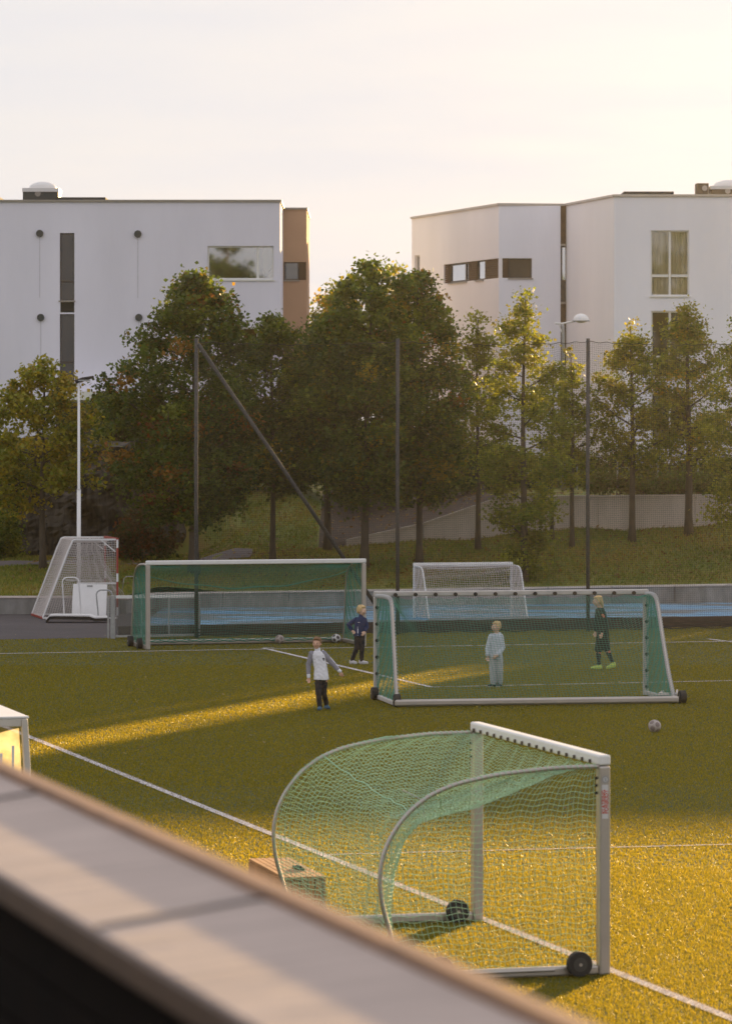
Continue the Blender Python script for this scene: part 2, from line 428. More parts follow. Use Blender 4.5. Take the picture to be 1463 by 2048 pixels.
# rock cliff on the left
nx, nzv = 130, 36
Vr = []
for i in range(nx):
    x = -26 + (i / (nx - 1)) * 21.3
    for j in range(nzv):
        t = j / (nzv - 1); z = .75 + 3.75 * t
        n = .28 * math.sin(x * 2.3 + 1.3 * math.sin(z * 1.1)) + .2 * math.sin(x * 5.1 + z * .9) + .12 * math.sin(x * 11 + z * 3.1) + .12 * math.sin(z * 6 + x * 2)
        n += random.uniform(-.07, .07)
        y = 119.2 + n + t * .5 + max(0, x + 6.6) ** 2 * .55
        Vr.append((x, y, z + (.25 * math.sin(x * 1.7) if j == nzv - 1 else 0)))
    Vr.append((x, 122.5 + max(0, x + 6.6) ** 2 * .4, 4.55))
Fr = []
for i in range(nx - 1):
    for j in range(nzv):
        a = i * (nzv + 1) + j; Fr.append((a, a + nzv + 1, a + nzv + 2, a + 1))
rm = bpy.data.meshes.new('rock_cliff'); rm.from_pydata(Vr, [], Fr); rm.materials.append(M['rock'])
ro = bpy.data.objects.new('rock_cliff', rm); COL.objects.link(ro); ro['kind'] = 'structure'

# ------------------------------------------------------------------ low concrete walls of panels
def panel_wall(name, pts, z0, z1f, th, step, label, m, capm=None, cat='wall'):
    root = empty(name, (pts[0][0], pts[0][1], z0), label, cat)
    for a, b in zip(pts[:-1], pts[1:]):
        a = np.array(a, float); b = np.array(b, float); L = np.linalg.norm(b - a); n = max(1, round(L / step)); t = (b - a) / L; nn = np.array([-t[1], t[0]])
        for k in range(n):
            p = a + t * (L * k / n + .008); q = a + t * (L * (k + 1) / n - .008)
            za, zb = z1f(p[0]), z1f(q[0]); j = random.uniform(-.006, .006)
            mb = MB(); o = nn * j
            V = []
            for (pt, zz) in ((p, za), (q, zb)):
                for off in (0, th):
                    for z in (z0, zz): V.append((pt[0] + nn[0] * off + o[0], pt[1] + nn[1] * off + o[1], z))
            mb.add(V, [(0, 4, 5, 1), (2, 3, 7, 6), (1, 5, 7, 3), (0, 2, 6, 4), (0, 1, 3, 2), (4, 6, 7, 5)])
            mb.build('concrete_panel', m, root)
            if capm:
                mc = MB(); o2 = nn * -.02
                V = []
                for (pt, zz) in ((p, za), (q, zb)):
                    for off in (-.03, th + .02):
                        for z in (zz + .002, zz + .05): V.append((pt[0] + nn[0] * off, pt[1] + nn[1] * off, z))
                mc.add(V, [(0, 4, 5, 1), (2, 3, 7, 6), (1, 5, 7, 3), (0, 2, 6, 4), (0, 1, 3, 2), (4, 6, 7, 5)])
                mc.build('capstone', capm, root)
    return root
panel_wall('retaining_wall', [(-20, 103.3), (-6.6, 103.55)], -.05, lambda x: .44, .16, 2.0,
           'low grey concrete retaining wall left of the handball goal, below the lawn', M['concrete'], M['concrete_pale'])
panel_wall('court_back_wall', [(-6.45, 103.7), (-5.8, 106.6), (10.6, 110.0), (30, 115)], -.05, lambda x: .40 + max(0, x + 5) * .006, .16, 1.9,
           'low grey concrete wall along the back edge of the blue court', M['concrete'], M['concrete_pale'])
panel_wall('ramp_wall', [(-.62, UW - .1), (4.13, UW - .1), (16, UW - .1)], 1.0, lambda x: float(np.interp(x, wt_x, wt_z)) + .04, .18, 3.1,
           'pale concrete wall rising behind the young trees on the right bank', M['concrete_pale'], M['concrete_pale'])
# dark board edging in front of the court
kerb = empty('court_edging', (-5.95, 92.9, 0), 'low dark board edging along the near side of the blue court', 'edging')
for k in range(12):
    a = np.array([-5.95, 92.75]) + np.array([.955, .297]) * 2.6 * k; b = a + np.array([.955, .297]) * 2.585
    MB().obox((a[0], a[1], -.02), (b[0] - a[0], b[1] - a[1], 0), (-.03, .09, 0), (0, 0, .29 + random.uniform(-.012, .012))).build('edging_board', M['kerbwood'], kerb, bevel=.01)

# mesh fence by the left goal
fd = np.array([.955, .297]); f0 = np.array([X_(226, 92.0), 92.0]); f1 = f0 + fd * 2.12
fen = empty('court_fence', (f0[0], f0[1], 0), 'short galvanised fence with clear scratched panels behind the left green goal', 'fence')
for k, t in enumerate((0., 2.1)):
    p = f0 + fd * t; MB().box(p[0] - .055, p[1] - .04, 0, p[0] + .055, p[1] + .04, 1.04).build('fence_post', M['galv'], fen, bevel=.008)
MB().box(f0[0] - .13, f0[1] - .03, 0, f0[0] - .09, f0[1] + .03, 1.0).build('gate_post', M['galv'], fen)
MB().bar((f0[0] + .06, f0[1], 1.0), (f1[0] - .08, f1[1] - .02, 1.0), .05, .07).build('top_rail', M['white'], fen)
MB().bar((f0[0] + .06, f0[1], .06), (f1[0] - .08, f1[1] - .02, .06), .05, .05).build('bottom_rail', M['galv'], fen)
M['plexi'] = glass_mat('scratched_plexi', refl=.06, rough=.3, clear=(.72, .72, .72))
for t0, t1 in ((.08, .68), (.72, 1.36), (1.40, 2.02)):
    p = f0 + fd * t0; q = f0 + fd * t1
    MB().bar((p[0], p[1], .52), (q[0], q[1], .52), .012, .84).build('clear_panel', M['plexi'], fen)
for t in (.70, 1.38):
    p = f0 + fd * t; MB().box(p[0] - .015, p[1] - .02, .09, p[0] + .015, p[1] + .02, .96).build('mullion', M['galv'], fen)

# ------------------------------------------------------------------ buildings
def hit(u, A, B):
    k = (u - CX) / F; A = np.asarray(A, float); B = np.asarray(B, float); D = B - A
    s = (k * A[1] - A[0]) / (D[0] - k * D[1]); p = A + D * s
    return s * np.linalg.norm(D), p[1]

def facade(root, A, B, z0, z1, holes, m, depth=.14, name='wall'):
    """wall from A to B (left to right as seen from outside) with rectangular openings (s0, s1, z0, z1)"""
    A = np.asarray(A, float); B = np.asarray(B, float); L = np.linalg.norm(B - A); t = (B - A) / L; n = np.array([t[1], -t[0]])
    xs_ = sorted(set([0, L] + [h[0] for h in holes] + [h[1] for h in holes])); zs_ = sorted(set([z0, z1] + [h[2] for h in holes] + [h[3] for h in holes]))
    mb = MB()
    pt = lambda s, z, o=0.: (A[0] + t[0] * s - n[0] * o, A[1] + t[1] * s - n[1] * o, z)
    for i in range(len(xs_) - 1):
        for j in range(len(zs_) - 1):
            cs, cz = (xs_[i] + xs_[i + 1]) / 2, (zs_[j] + zs_[j + 1]) / 2
            if any(h[0] < cs < h[1] and h[2] < cz < h[3] for h in holes): continue
            mb.add([pt(xs_[i], zs_[j]), pt(xs_[i + 1], zs_[j]), pt(xs_[i + 1], zs_[j + 1]), pt(xs_[i], zs_[j + 1])], [(0, 1, 2, 3)])
    for h in holes:
        a, b, c, d = h[:4]
        mb.add([pt(a, c), pt(b, c), pt(b, d), pt(a, d), pt(a, c, depth), pt(b, c, depth), pt(b, d, depth), pt(a, d, depth)],
               [(0, 4, 5, 1), (1, 5, 6, 2), (2, 6, 7, 3), (3, 7, 4, 0)])
    return mb.build(name, m, root), pt

def window(root, pt, h, cols, rows, framem, glassm, fw=.05, inner=None, sill=True, curt=True, off=.08):
    """window in opening h; cols/rows: inner fractions where bars stand"""
    a, b, c, d = h; mb = MB()
    def bar(s0, s1, z0_, z1_, o0, o1):
        V = [pt(s0, z0_, o0), pt(s1, z0_, o0), pt(s1, z1_, o0), pt(s0, z1_, o0), pt(s0, z0_, o1), pt(s1, z0_, o1), pt(s1, z1_, o1), pt(s0, z1_, o1)]
        mb.add(V, [(0, 1, 2, 3), (4, 7, 6, 5), (0, 4, 5, 1), (1, 5, 6, 2), (2, 6, 7, 3), (3, 7, 4, 0)])
    g = .003
    bar(a + g, b - g, c + g, c + fw, off, off + .07); bar(a + g, b - g, d - fw, d - g, off, off + .07)
    bar(a + g, a + fw, c + fw, d - fw, off, off + .07); bar(b - fw, b - g, c + fw, d - fw, off, off + .07)
    for x in cols: xx = a + (b - a) * x; bar(xx - fw * .75, xx + fw * .75, c + fw, d - fw, off, off + .07)
    ce = [a] + [a + (b - a) * x for x in cols] + [b]
    for y in rows:
        yy = c + (d - c) * y
        for i in range(len(ce) - 1): bar(ce[i] + fw, ce[i + 1] - fw, yy - fw * .9, yy + fw * .9, off + .004, off + .066)
    win = mb.build('window', framem, root)
    re = [c] + [c + (d - c) * y for y in rows] + [d]
    L0 = world_loc(win)
    for i in range(len(ce) - 1):
        for j in range(len(re) - 1):
            q = MB(); o = off + .035
            q.add([pt(ce[i] + fw * .6, re[j] + fw * .6, o), pt(ce[i + 1] - fw * .6, re[j] + fw * .6, o), pt(ce[i + 1] - fw * .6, re[j + 1] - fw * .6, o), pt(ce[i] + fw * .6, re[j + 1] - fw * .6, o)], [(0, 1, 2, 3)])
            q.build('pane', glassm if not isinstance(glassm, list) else glassm[(i + j) % len(glassm)], win)
    # things seen behind the glass
    q = MB(); o = .95
    q.add([pt(a, c, o), pt(b, c, o), pt(b, d, o), pt(a, d, o), pt(a, c, .145), pt(b, c, .145), pt(b, d, .145), pt(a, d, .145)],
          [(0, 1, 2, 3), (0, 4, 5, 1), (1, 5, 6, 2), (2, 6, 7, 3), (3, 7, 4, 0)])
    q.build('interior', M['interior'], win)
    if curt:
        for (c0_, c1_) in curt:
            q = MB(); n = 40; Vc = []; Fc = []
            s0, s1 = a + (b - a) * c0_, a + (b - a) * c1_
            for k in range(n + 1):
                s = s0 + (s1 - s0) * k / n; o = .21 + .035 * math.sin(k * 1.7) + .012 * math.sin(k * 4.1)
                Vc += [pt(s, c + .01, o), pt(s, d - .01, o)]
            for k in range(n): Fc.append((2 * k, 2 * k + 2, 2 * k + 3, 2 * k + 1))
            q.add(Vc, Fc); q.build('curtain', M['curtain'], win)
    if sill:
        q = MB(); V = [pt(a - .04, c - .05, -.05), pt(b + .04, c - .05, -.05), pt(b + .04, c - .004, -.05), pt(a - .04, c - .004, -.05), pt(a - .04, c - .05, .1), pt(b + .04, c - .05, .1), pt(b + .04, c - .004, .1), pt(a - .04, c - .004, .1)]
        q.add(V, [(0, 1, 2, 3), (4, 7, 6, 5), (0, 4, 5, 1), (1, 5, 6, 2), (2, 6, 7, 3), (3, 7, 4, 0)]); q.build('sill', M['winframe'] if framem is M['winframe'] else M['cap'], win)
    return win

def hole(A, B, u0, v0, u1, v1):
    s0, y0 = hit(u0, A, B); s1, y1 = hit(u1, A, B); y = (y0 + y1) / 2
    return (s0, s1, Z_(v1, y), Z_(v0, y))

# --- left building
ZR = 13.04
lb = empty('apartment_block', (-20, 138, 4.4), 'large white rendered block on the left with portholes, tall slit windows and a roof dome', 'building')
A, B = (-26, 138), (X_(560, 138), 138)
h1 = hole(A, B, 120, 466, 149, 601); h2 = hole(A, B, 120, 628, 149, 766); h3 = hole(A, B, 415, 492, 547, 559)
h4 = hole(A, B, 484, 655, 547, 722); hl = hole(A, B, 121, 604, 149, 625); h5 = hole(A, B, 260, 832, 420, 880)
h6 = hole(A, B, 60, 832, 200, 880)
w, pt = facade(lb, A, B, 3.0, ZR, [h1, h2, h3, h4, hl, h5], M['facade_l'])
window(lb, pt, h1, [], [.28], M['darkframe'], M['glassblack'], fw=.045, sill=True, curt=None)
window(lb, pt, h2, [], [.30], M['darkframe'], M['glassblack'], fw=.045, sill=False, curt=None)
w3 = window(lb, pt, h3, [.76], [], M['winframe'], M['glassmid'], fw=.055, curt=[(.84, 1)])
pl_ = MB(); rp_ = np.random.default_rng(4)
for c_ in (.16, .40, .62, .88):
    sx = h3[0] + (h3[1] - h3[0]) * c_
    for k in range(16):
        a_ = rp_.uniform(-1.3, 1.3); L_ = rp_.uniform(.3, .62); y_ = 138.22 + rp_.uniform(-.05, .1)
        p0_ = np.array(pt(sx, h3[2] + .05, 0)); arc_ = [(p0_[0] + math.sin(a_) * L_ * t_ * 1.1, y_, p0_[2] + L_ * math.cos(a_ * .6) * (1.7 * t_ - .8 * t_ * t_)) for t_ in np.linspace(0, 1, 6)]
        pl_.tube([q for q in arc_ if q[2] < h3[3] - .05], .016, 4)
    pl_.box(p0_[0] - .1, 138.2, h3[2] + .005, p0_[0] + .1, 138.36, h3[2] + .14)
pl_.build('house_plants', M['plantdark'], w3)
window(lb, pt, h4, [.5], [], M['winframe'], M['glassdark'], fw=.05, curt=[(.8, 1)])
window(lb, pt, h5, [.3, .6], [], M['winframe'], M['glassdark'], fw=.05, curt=None)
# louvre between the slit windows
lo = MB(); lo.add([pt(hl[0], hl[2], .1), pt(hl[1], hl[2], .1), pt(hl[1], hl[3], .1), pt(hl[0], hl[3], .1)], [(0, 1, 2, 3)])
louv = lo.build('louvre', M['darkframe'], lb)
for k in range(5):
    z = hl[2] + (hl[3] - hl[2]) * (k + .3) / 5
    q = MB(); q.add([pt(hl[0] + .01, z, .02), pt(hl[1] - .01, z, .02), pt(hl[1] - .01, z + .05, .08), pt(hl[0] + .01, z + .05, .08)], [(0, 1, 2, 3)]); q.build('slat', M['vent'], louv)
# porthole vents with dirt streaks
for (u, v) in ((80, 467), (276, 468), (82, 635), (278, 635)):
    c = P(u, v, 138)
    vb = MB().disc((c[0], 137.96, c[2]), (0, 1, 0), .13, .09, 20).build('porthole_vent', M['vent'], lb)
    MB().box(c[0] - .006, 137.993, c[2] - 2.3, c[0] + .006, 138.003, c[2] - .13).build('dirt_streak', M['stain'], lb)
# body, roof, cap
bodyl = MB(); x0, x1 = -26, B[0]
bodyl.add([(x1, 138, 3), (x1, 152, 3), (x1, 152, ZR), (x1, 138, ZR), (x0, 138, 3), (x0, 152, 3), (x0, 152, ZR), (x0, 138, ZR)], [(0, 1, 2, 3), (5, 4, 7, 6), (1, 5, 6, 2)])
bodyl.build('side_wall', M['facade_l'], lb)
MB().box(x0, 138.02, ZR - .1, x1 - .02, 151.9, ZR - .02).build('roof', M['roof'], lb)
rc = MB().box(x0, 137.93, ZR + .001, x1 + .06, 138.2, ZR + .075).build('roof_edge', M['cap'], lb)
MB().box(x1 - .14, 138.202, ZR + .002, x1 + .055, 152, ZR + .07).build('roof_edge', M['cap'], lb)
MB().box(X_(118, 142), 141, ZR, X_(215, 142), 145, ZR + .34).build('roof_upstand', M['roof'], lb)
MB().box(X_(-30, 142), 141, ZR, X_(4, 142), 143, ZR + .36).build('roof_upstand', M['roof'], lb)
# skylight
sx0, sx1, yk = X_(46, 141), X_(117, 141), 141.0
zk = Z_(376, 141)
sk = MB().box(sx0, yk, ZR, sx1, yk + 1.3, zk - .14).build('skylight', M['vent'], lb)
MB().box(sx0 - .02, yk - .03, zk - .138, sx1 + .02, yk + 1.33, zk).build('skylight_rim', M['dome'], sk)
MB().ell(((sx0 + sx1) / 2 + .03, yk + .65, zk), (sx1 - sx0) * .40, .55, .27, 28, 8, half=True).build('skylight_dome', M['dome'], sk, smooth=True)
MB().disc((X_(76, 141), yk - .01, Z_(387, 141)), (0, 1, 0), .11, .03, 20).build('round_plate', M['cap'], sk)
# ochre wing
wing = (( x1 + .0, 143.0), (X_(613, 143), 143.0))
A2, B2 = wing
hw = hole(A2, B2, 567, 524, 612, 560)
w2, pt2 = facade(lb, A2, B2, 3, ZR, [hw], M['ochre'], name='ochre_wall')
window(lb, pt2, (hw[0], hw[0] + .56, hw[2], hw[3]), [], [], M['darkframe'], M['glass'], fw=.04, curt=None)
q = MB(); n = 8; so = hw[0] + .565
bb = MB(); bb.add([pt2(so, hw[2], .13), pt2(hw[1], hw[2], .13), pt2(hw[1], hw[3], .13), pt2(so, hw[3], .13)], [(0, 1, 2, 3)]); band = bb.build('timber_infill', M['darkframe'], lb)
for k in range(n):
    z = hw[2] + (hw[3] - hw[2]) * (k + .1) / n; dz = (hw[3] - hw[2]) / n * .75
    q = MB(); q.obox(pt2(so + .005, z, .11), np.array(pt2(hw[1] - .003, z, .11)) - np.array(pt2(so + .005, z, .11)), (0, -.05, 0), (0, 0, dz)); q.build('slat', M['slat'], band)
MB().add([(B2[0], 143, 3), (B2[0], 150, 3), (B2[0], 150, ZR), (B2[0], 143, ZR)], [(0, 1, 2, 3)]).build('side_wall', M['ochre'], lb)
MB().box(A2[0] + .06, 142.93, ZR + .003, B2[0] + .04, 150, ZR + .07).build('roof_edge', M['cap'], lb)

MB().box(X_(100, 136.4), 136.2, Z_(800, 136.4), X_(240, 136.4), 137.97, Z_(783, 136.4)).build('entrance_canopy', M['winframe'], lb)
MB().box(X_(112, 137.9), 137.93, Z_(890, 137.9), X_(232, 137.9), 137.985, Z_(806, 137.9)).build('shaded_opening', M['darkframe'], lb)  # dark panel stands for the shaded opening under the canopy
# --- right building
ZR2 = 13.43
PA = (X_(823, 157.3), 157.3); PB = (X_(997, 147.3), 147.3); PC = (X_(1120, 147.6), 147.6); PC2 = (X_(1131, 147.7), 147.7); PD = (X_(1227, 141.7), 141.7); PE = (14.4, 141.7)
rb = empty('apartment_house', (9, 142, 3.2), 'folded white rendered building on the right, two faces tinted for warm sky light, with a dark corner window band', 'building')
hA = hole(PA, PB, 887, 533, 996, 563)
# band openings need constant heights on each face
sA0, yA0 = hit(887, PA, PB); zt = Z_(525.5, (yA0 + 147.3) / 2) ; 
zb0 = Z_(556, 147.4); zt0 = Z_(516.5, 147.4)
LAB = np.linalg.norm(np.array(PB) - np.array(PA))
hA = (sA0, LAB, zb0, zt0)
sl0, _y = hit(829, PA, PB); sl1, _ = hit(839, PA, PB)
hS = (sl0, sl1, Z_(575, _y), Z_(511, _y))
w, ptA = facade(rb, PA, PB, 2.8, ZR2, [hA, hS], M['facade_warm_lit'])
sB1, _ = hit(1063, PB, PC)
hB = (0.0, sB1, zb0, zt0)
w, ptB = facade(rb, PB, PC, 2.8, ZR2, [hB], M['facade'])
def infill(ptf, s0, s1, z0_, z1_, n=9):
    bb = MB(); bb.add([ptf(s0, z0_, .13), ptf(s1, z0_, .13), ptf(s1, z1_, .13), ptf(s0, z1_, .13)], [(0, 1, 2, 3)]); band = bb.build('timber_infill', M['darkframe'], rb)
    for k in range(n):
        z = z0_ + (z1_ - z0_) * (k + .1) / n; dz = (z1_ - z0_) / n * .74
        o = np.array(ptf(s0 + .004, z, .11)); q = MB()
        q.obox(o, np.array(ptf(s1 - .004, z, .11)) - o, np.array(ptf(s0 + .004, z, .05)) - o, (0, 0, dz)); q.build('slat', M['slat'], band)
def sA(u): return hit(u, PA, PB)[0]
def sB(u): return hit(u, PB, PC)[0]
infill(ptA, sA(887), sA(896), zb0, zt0); infill(ptA, sA(934), sA(950), zb0, zt0); infill(ptA, sA(967), LAB, zb0, zt0)
window(rb, ptA, (sA(897), sA(933), zb0, zt0), [.84], [], M['darkframe'], M['glassbright'], fw=.07, curt=None)
window(rb, ptA, (sA(951), sA(966), zb0, zt0), [], [], M['darkframe'], M['glassbright'], fw=.05, curt=None)
window(rb, ptA, hS, [], [], M['winframe'], M['glassbright'], fw=.05, curt=None)
infill(ptB, 0.01, sB(1016), zb0, zt0)
window(rb, ptB, (sB(1017), sB1, zb0, zt0), [], [], M['darkframe'], M['screen'], fw=.05, curt=None)
# slot with boards and a narrow window
def slotbox(nm, v0, v1, m, back):
    z1_, z0_ = Z_(v0, 147.7), Z_(v1, 147.7)
    MB().box(PC[0], PC[1] + back, z0_, PC2[0], PC[1] + back + .1, z1_).build(nm, m, rb)
slotbox('timber_infill', 412, 488, M['slat'], .08); slotbox('slot_ledge', 488, 492, M['cap'], -.03)
slotbox('slot_frame', 492, 604, M['darkframe'], .10); slotbox('slot_ledge', 604, 608, M['cap'], -.03)
slotbox('timber_infill', 608, 645, M['slat'], .08); slotbox('slot_frame', 645, 860, M['darkframe'], .1)
MB().box(PC[0] + .07, PC[1] + .085, Z_(560, 147.7), PC2[0] - .03, PC[1] + .095, Z_(495, 147.7)).build('slot_pane', M['glassbright'], rb)
w, ptC = facade(rb, PC2, PD, 2.8, ZR2, [], M['facade_warm_lit'])
hD1 = hole(PD, PE, 1300, 461, 1377, 592); hD2 = hole(PD, PE, 1301, 622, 1376, 755)
hD3 = hole(PD, PE, 1301, 785, 1376, 880); hD4 = hole(PD, PE, 1256, 800, 1285, 850)
w, ptD = facade(rb, PD, PE, 2.8, ZR2, [hD1, hD2, hD3], M['facade'])
window(rb, ptD, hD1, [.5], [.31], M['winframe'], M['glass'], fw=.055, curt=[(0, .47), (.53, 1)])
window(rb, ptD, hD2, [.5], [.31], M['winframe'], [M['glassdark'], M['glass']], fw=.055, curt=[(.78, 1)])
window(rb, ptD, hD3, [.5], [], M['winframe'], M['glassdark'], fw=.055, curt=[(.1, .3)])
bk = MB(); poly = [PA, PB, PC, PC2, PD, PE, (14.4, 160), (4, 166)]
bk.add([(p[0], p[1], ZR2 - .02) for p in poly], [tuple(range(8))]); bk.build('roof', M['roof'], rb)
bk = MB()
for a, b in ((PE, (14.4, 160)), ((14.4, 160), (4, 166)), ((4, 166), PA)):
    bk.add([(a[0], a[1], 2.8), (b[0], b[1], 2.8), (b[0], b[1], ZR2 - .03), (a[0], a[1], ZR2 - .03)], [(0, 1, 2, 3)])
bk.build('back_wall', M['facade'], rb)
def capseg(a, b, e=0.0):
    a = np.array(a, float); b = np.array(b, float); t = (b - a) / np.linalg.norm(b - a); n = np.array([t[1], -t[0]])
    a = a + n * .06 - t * .03; b = b + n * .06 + t * .02
    MB().obox((a[0], a[1], ZR2 + .002 + e), (b[0] - a[0], b[1] - a[1], 0), (-n[0] * .3, -n[1] * .3, 0), (0, 0, .085)).build('roof_edge', M['cap_pale'], rb)
M['cap_pale'] = mat('roof_cap_pale', (.52, .46, .41), .5, .2, var=.08, vscale=1.2)
capseg(PA, PB); capseg(PB, PC2, .003); capseg(PC2, PD, .006); capseg(PD, PE, .009)
MB().box(X_(1243, 144), 143, ZR2, X_(1342, 144), 146, ZR2 + .28).build('roof_upstand', M['roof'], rb)
M['boxbrown'] = mat('brown_roof_box', (.16, .12, .08), .7, var=.1, vscale=3)
MB().box(X_(1391, 143), 142.8, ZR2, X_(1415, 143), 143.6, Z_(367, 143)).build('roof_box', M['boxbrown'], rb)
MB().disc((X_(1407, 143), 142.79, Z_(377, 143)), (0, 1, 0), .10, .03, 20).build('round_plate', M['cap_pale'], rb)
zk2 = Z_(374, 143.5)
sk2 = MB().box(X_(1420, 143.5), 142.9, ZR2, X_(1495, 143.5), 144.3, zk2 - .12).build('skylight', M['boxbrown'], rb)
MB().box(X_(1416, 143.5), 142.86, zk2 - .118, X_(1499, 143.5), 144.34, zk2).build('skylight_rim', M['dome'], sk2)
MB().ell((X_(1457, 143.5), 143.6, zk2), .6, .55, .27, 28, 8, half=True).build('skylight_dome', M['dome'], sk2, smooth=True)
MB().disc((X_(1451, 143.5), 142.89, Z_(384, 143.5)), (0, 1, 0), .1, .03, 20).build('round_plate', M['cap_pale'], sk2)

# --- unseen blocks added at right, shaped to shade the pitch around sun streaks
nb = empty('sun_blocker', (45, 142, 3), 'unseen white block added beyond the right edge to shade the pitch', 'building')
MB().box(14.5, 142.0, 2.5, 21.4, 156, 10.2).build('low_blocker', M['facade'], nb)
MB().box(21.41, 141.7, 2.5, 24.05, 150, 13.45).build('end_blocker', M['facade'], nb)
mbn = MB(); pn_ = [(26.45, 141.7), (75, 141.7), (75, 156), (32.2, 156)]
mbn.add([(p[0], p[1], 2.5) for p in pn_] + [(p[0], p[1], 13.45) for p in pn_], [(3, 2, 1, 0), (4, 5, 6, 7), (0, 1, 5, 4), (1, 2, 6, 5), (2, 3, 7, 6), (3, 0, 4, 7)]); mbn.build('wall', M['facade'], nb)
MB().box(24.4, 141.9, 2.5, 25.15, 142.5, 14.5).build('streak_divider', M['facade'], nb)  # column added in the gap to split the sun streak
MB().box(24.1, 143, 2.5, 26.9, 150, 9.0).build('gap_blocker', M['facade'], nb)

# ------------------------------------------------------------------ goals
def lerp(a, b, t): return np.asarray(a, float) * (1 - t) + np.asarray(b, float) * t
def resample(pts, n):
    pts = np.asarray(pts, float); d = np.concatenate([[0], np.cumsum(np.linalg.norm(np.diff(pts, axis=0), axis=1))])
    t = np.linspace(0, d[-1], n); return np.stack([np.interp(t, d, pts[:, i]) for i in range(pts.shape[1])], 1)
def smoothline(pts, n):
    p = resample(pts, n)
    for _ in range(3): p[1:-1] = (p[:-2] + 2 * p[1:-1] + p[2:]) / 4
    return p

def wheel(root, c, axis, r=.12, w=.07, handle=None):
    c = np.asarray(c, float)
    wl = MB().disc(c, axis, r, w, 28).build('wheel', M['rubber'], root, bevel=.012)
    ax = np.asarray(axis, float) / np.linalg.norm(axis)
    MB().disc(c + ax * 0, axis, r * .55, w + .012, 20).build('wheel_hub', M['hub'], wl)
    MB().disc(c, axis, r * .13, w + .03, 10).build('axle_bolt', M['alu'], wl)

class Goal:
    def __init__(g, name, Pn, Pf, back, hgt, label, post=.11, bar=None, postm='alu', cat='football goal', group=None):
        """Pn, Pf: ground feet of the two posts; back: unit vector to the rear"""
        g.A = np.array(Pn[:2], float); g.B = np.array(Pf[:2], float); g.bk = np.asarray(back, float); g.h = hgt
        g.t = (g.B - g.A) / np.linalg.norm(g.B - g.A); g.W = np.linalg.norm(g.B - g.A)
        g.root = empty(name, (g.A[0], g.A[1], 0), label, cat, group)
        p = post
        for q in (g.A, g.B):
            sgn = 1 if q is g.A else -1
            MB().obox((q[0] - g.t[0] * p / 2 - g.bk[0] * p / 2, q[1] - g.t[1] * p / 2 - g.bk[1] * p / 2, .0), (*(g.t * p), 0), (*(g.bk * p), 0), (0, 0, hgt - .002)).build('post', M[postm], g.root, bevel=.022)
        a = g.A - g.t * p / 2; L = g.W + p
        MB().obox((a[0] - g.bk[0] * p / 2 * 1.03, a[1] - g.bk[1] * p / 2 * 1.03, hgt), (*(g.t * L), 0), (*(g.bk * p * 1.03), 0), (0, 0, .10)).build('crossbar', M['white'] if postm != 'alu_worn' else M['alu_worn'], g.root, bevel=.02)
    def at(g, s, L, z):
        q = g.A + g.t * s + g.bk * L; return np.array([q[0], q[1], z])

def net_panels(g, name, grids, r, m):
    me = net_mesh(name, grids, r, world_loc(g.root)); return link(name, me, m, g.root)

def side_grid(g, s, prof, cell, bulge=0.0):
    """net between the post (L = 0) and the support profile; prof: (L, z) from top to foot"""
    prof = np.asarray(prof, float); zt = prof[0][1]; nz = int(zt / cell); zz = np.linspace(zt - .02, .06, nz)
    # rear distance as a function of height (largest L at that height)
    pr = resample(prof, 200); Lz = np.array([max([q[0] for q in pr if abs(q[1] - z) < .03] or [np.interp(-z, -pr[:, 1], pr[:, 0])]) for z in zz])
    nL = int(max(Lz) / cell) + 1; out = np.zeros((nz, nL, 3))
    for i, z in enumerate(zz):
        for j in range(nL):
            f = j / (nL - 1); L = .05 + f * (Lz[i] - .05)
            w = bulge * math.sin(math.pi * f) * math.sin(math.pi * i / (nz - 1)) + .008 * math.sin(i * .9 + j * .7)
            p_ = g.at(s + w, L, z + .012 * math.sin(j * 1.1 + i * .5) * (0 < i < nz - 1)); out[i, j] = p_
    return out

# --- near goal -------------------------------------------------------------
pn, pf = G(1205, 1950), G(953, 1842)
t = (pf - pn)[:2]; t /= np.linalg.norm(t); bk = np.array([-t[1], t[0]]); bk = bk if bk[0] < 0 else -bk
g1 = Goal('small_goal', pn, pf, bk, 1.98, 'nearest goal with curved net supports standing on the sunlit touchline', post=.115)
prof1 = [(0.0, 1.97), (.5, 1.965), (1.06, 1.915), (1.45, 1.84), (1.70, 1.745), (1.90, 1.60), (2.05, 1.42), (2.15, 1.22), (2.19, 1.0), (2.17, .75), (2.08, .45), (1.96, .10)]
pr1 = smoothline(prof1, 60)
for s in (-.01, g1.W + .01):
    pts = [g1.at(s, max(L, .04), z) for L, z in pr1]
    sp = MB().tube(pts, .021, 10).build('net_support', M['alu'], g1.root, smooth=True)
    # rope lacing wound around the tube
    lace = []
    P3 = np.array(resample(pts, 900))
    for i in range(900):
        w = i * .42; lace.append(P3[i] + .025 * np.array([math.sin(w) * g1.t[0], math.sin(w) * g1.t[1], math.cos(w)]))
    V, Fc = strands(np.array([lace]), .0045, 4); link('lacing', fast_mesh('lacing', V - np.array(world_loc(sp)), Fc), M['net_near'], sp)
for s in (0, g1.W):
    a, b = g1.at(s, .058, .055), g1.at(s, 2.05, .055)
    MB().bar(a, b, .10, .09).build('side_base_bar', M['alu'], g1.root, bevel=.02)
    MB().tube([g1.at(s + (-.062 if s == 0 else .062), .5, .075), g1.at(s + (-.062 if s == 0 else .062), 1.7, .075)], .014, 8).build('net_rail', M['alu'], g1.root)
MB().bar(g1.at(.05, 2.0, .05), g1.at(g1.W - .05, 2.0, .05), .09, .09).build('rear_base_bar', M['alu'], g1.root, bevel=.02)
ax1 = (g1.t[0], g1.t[1], 0)
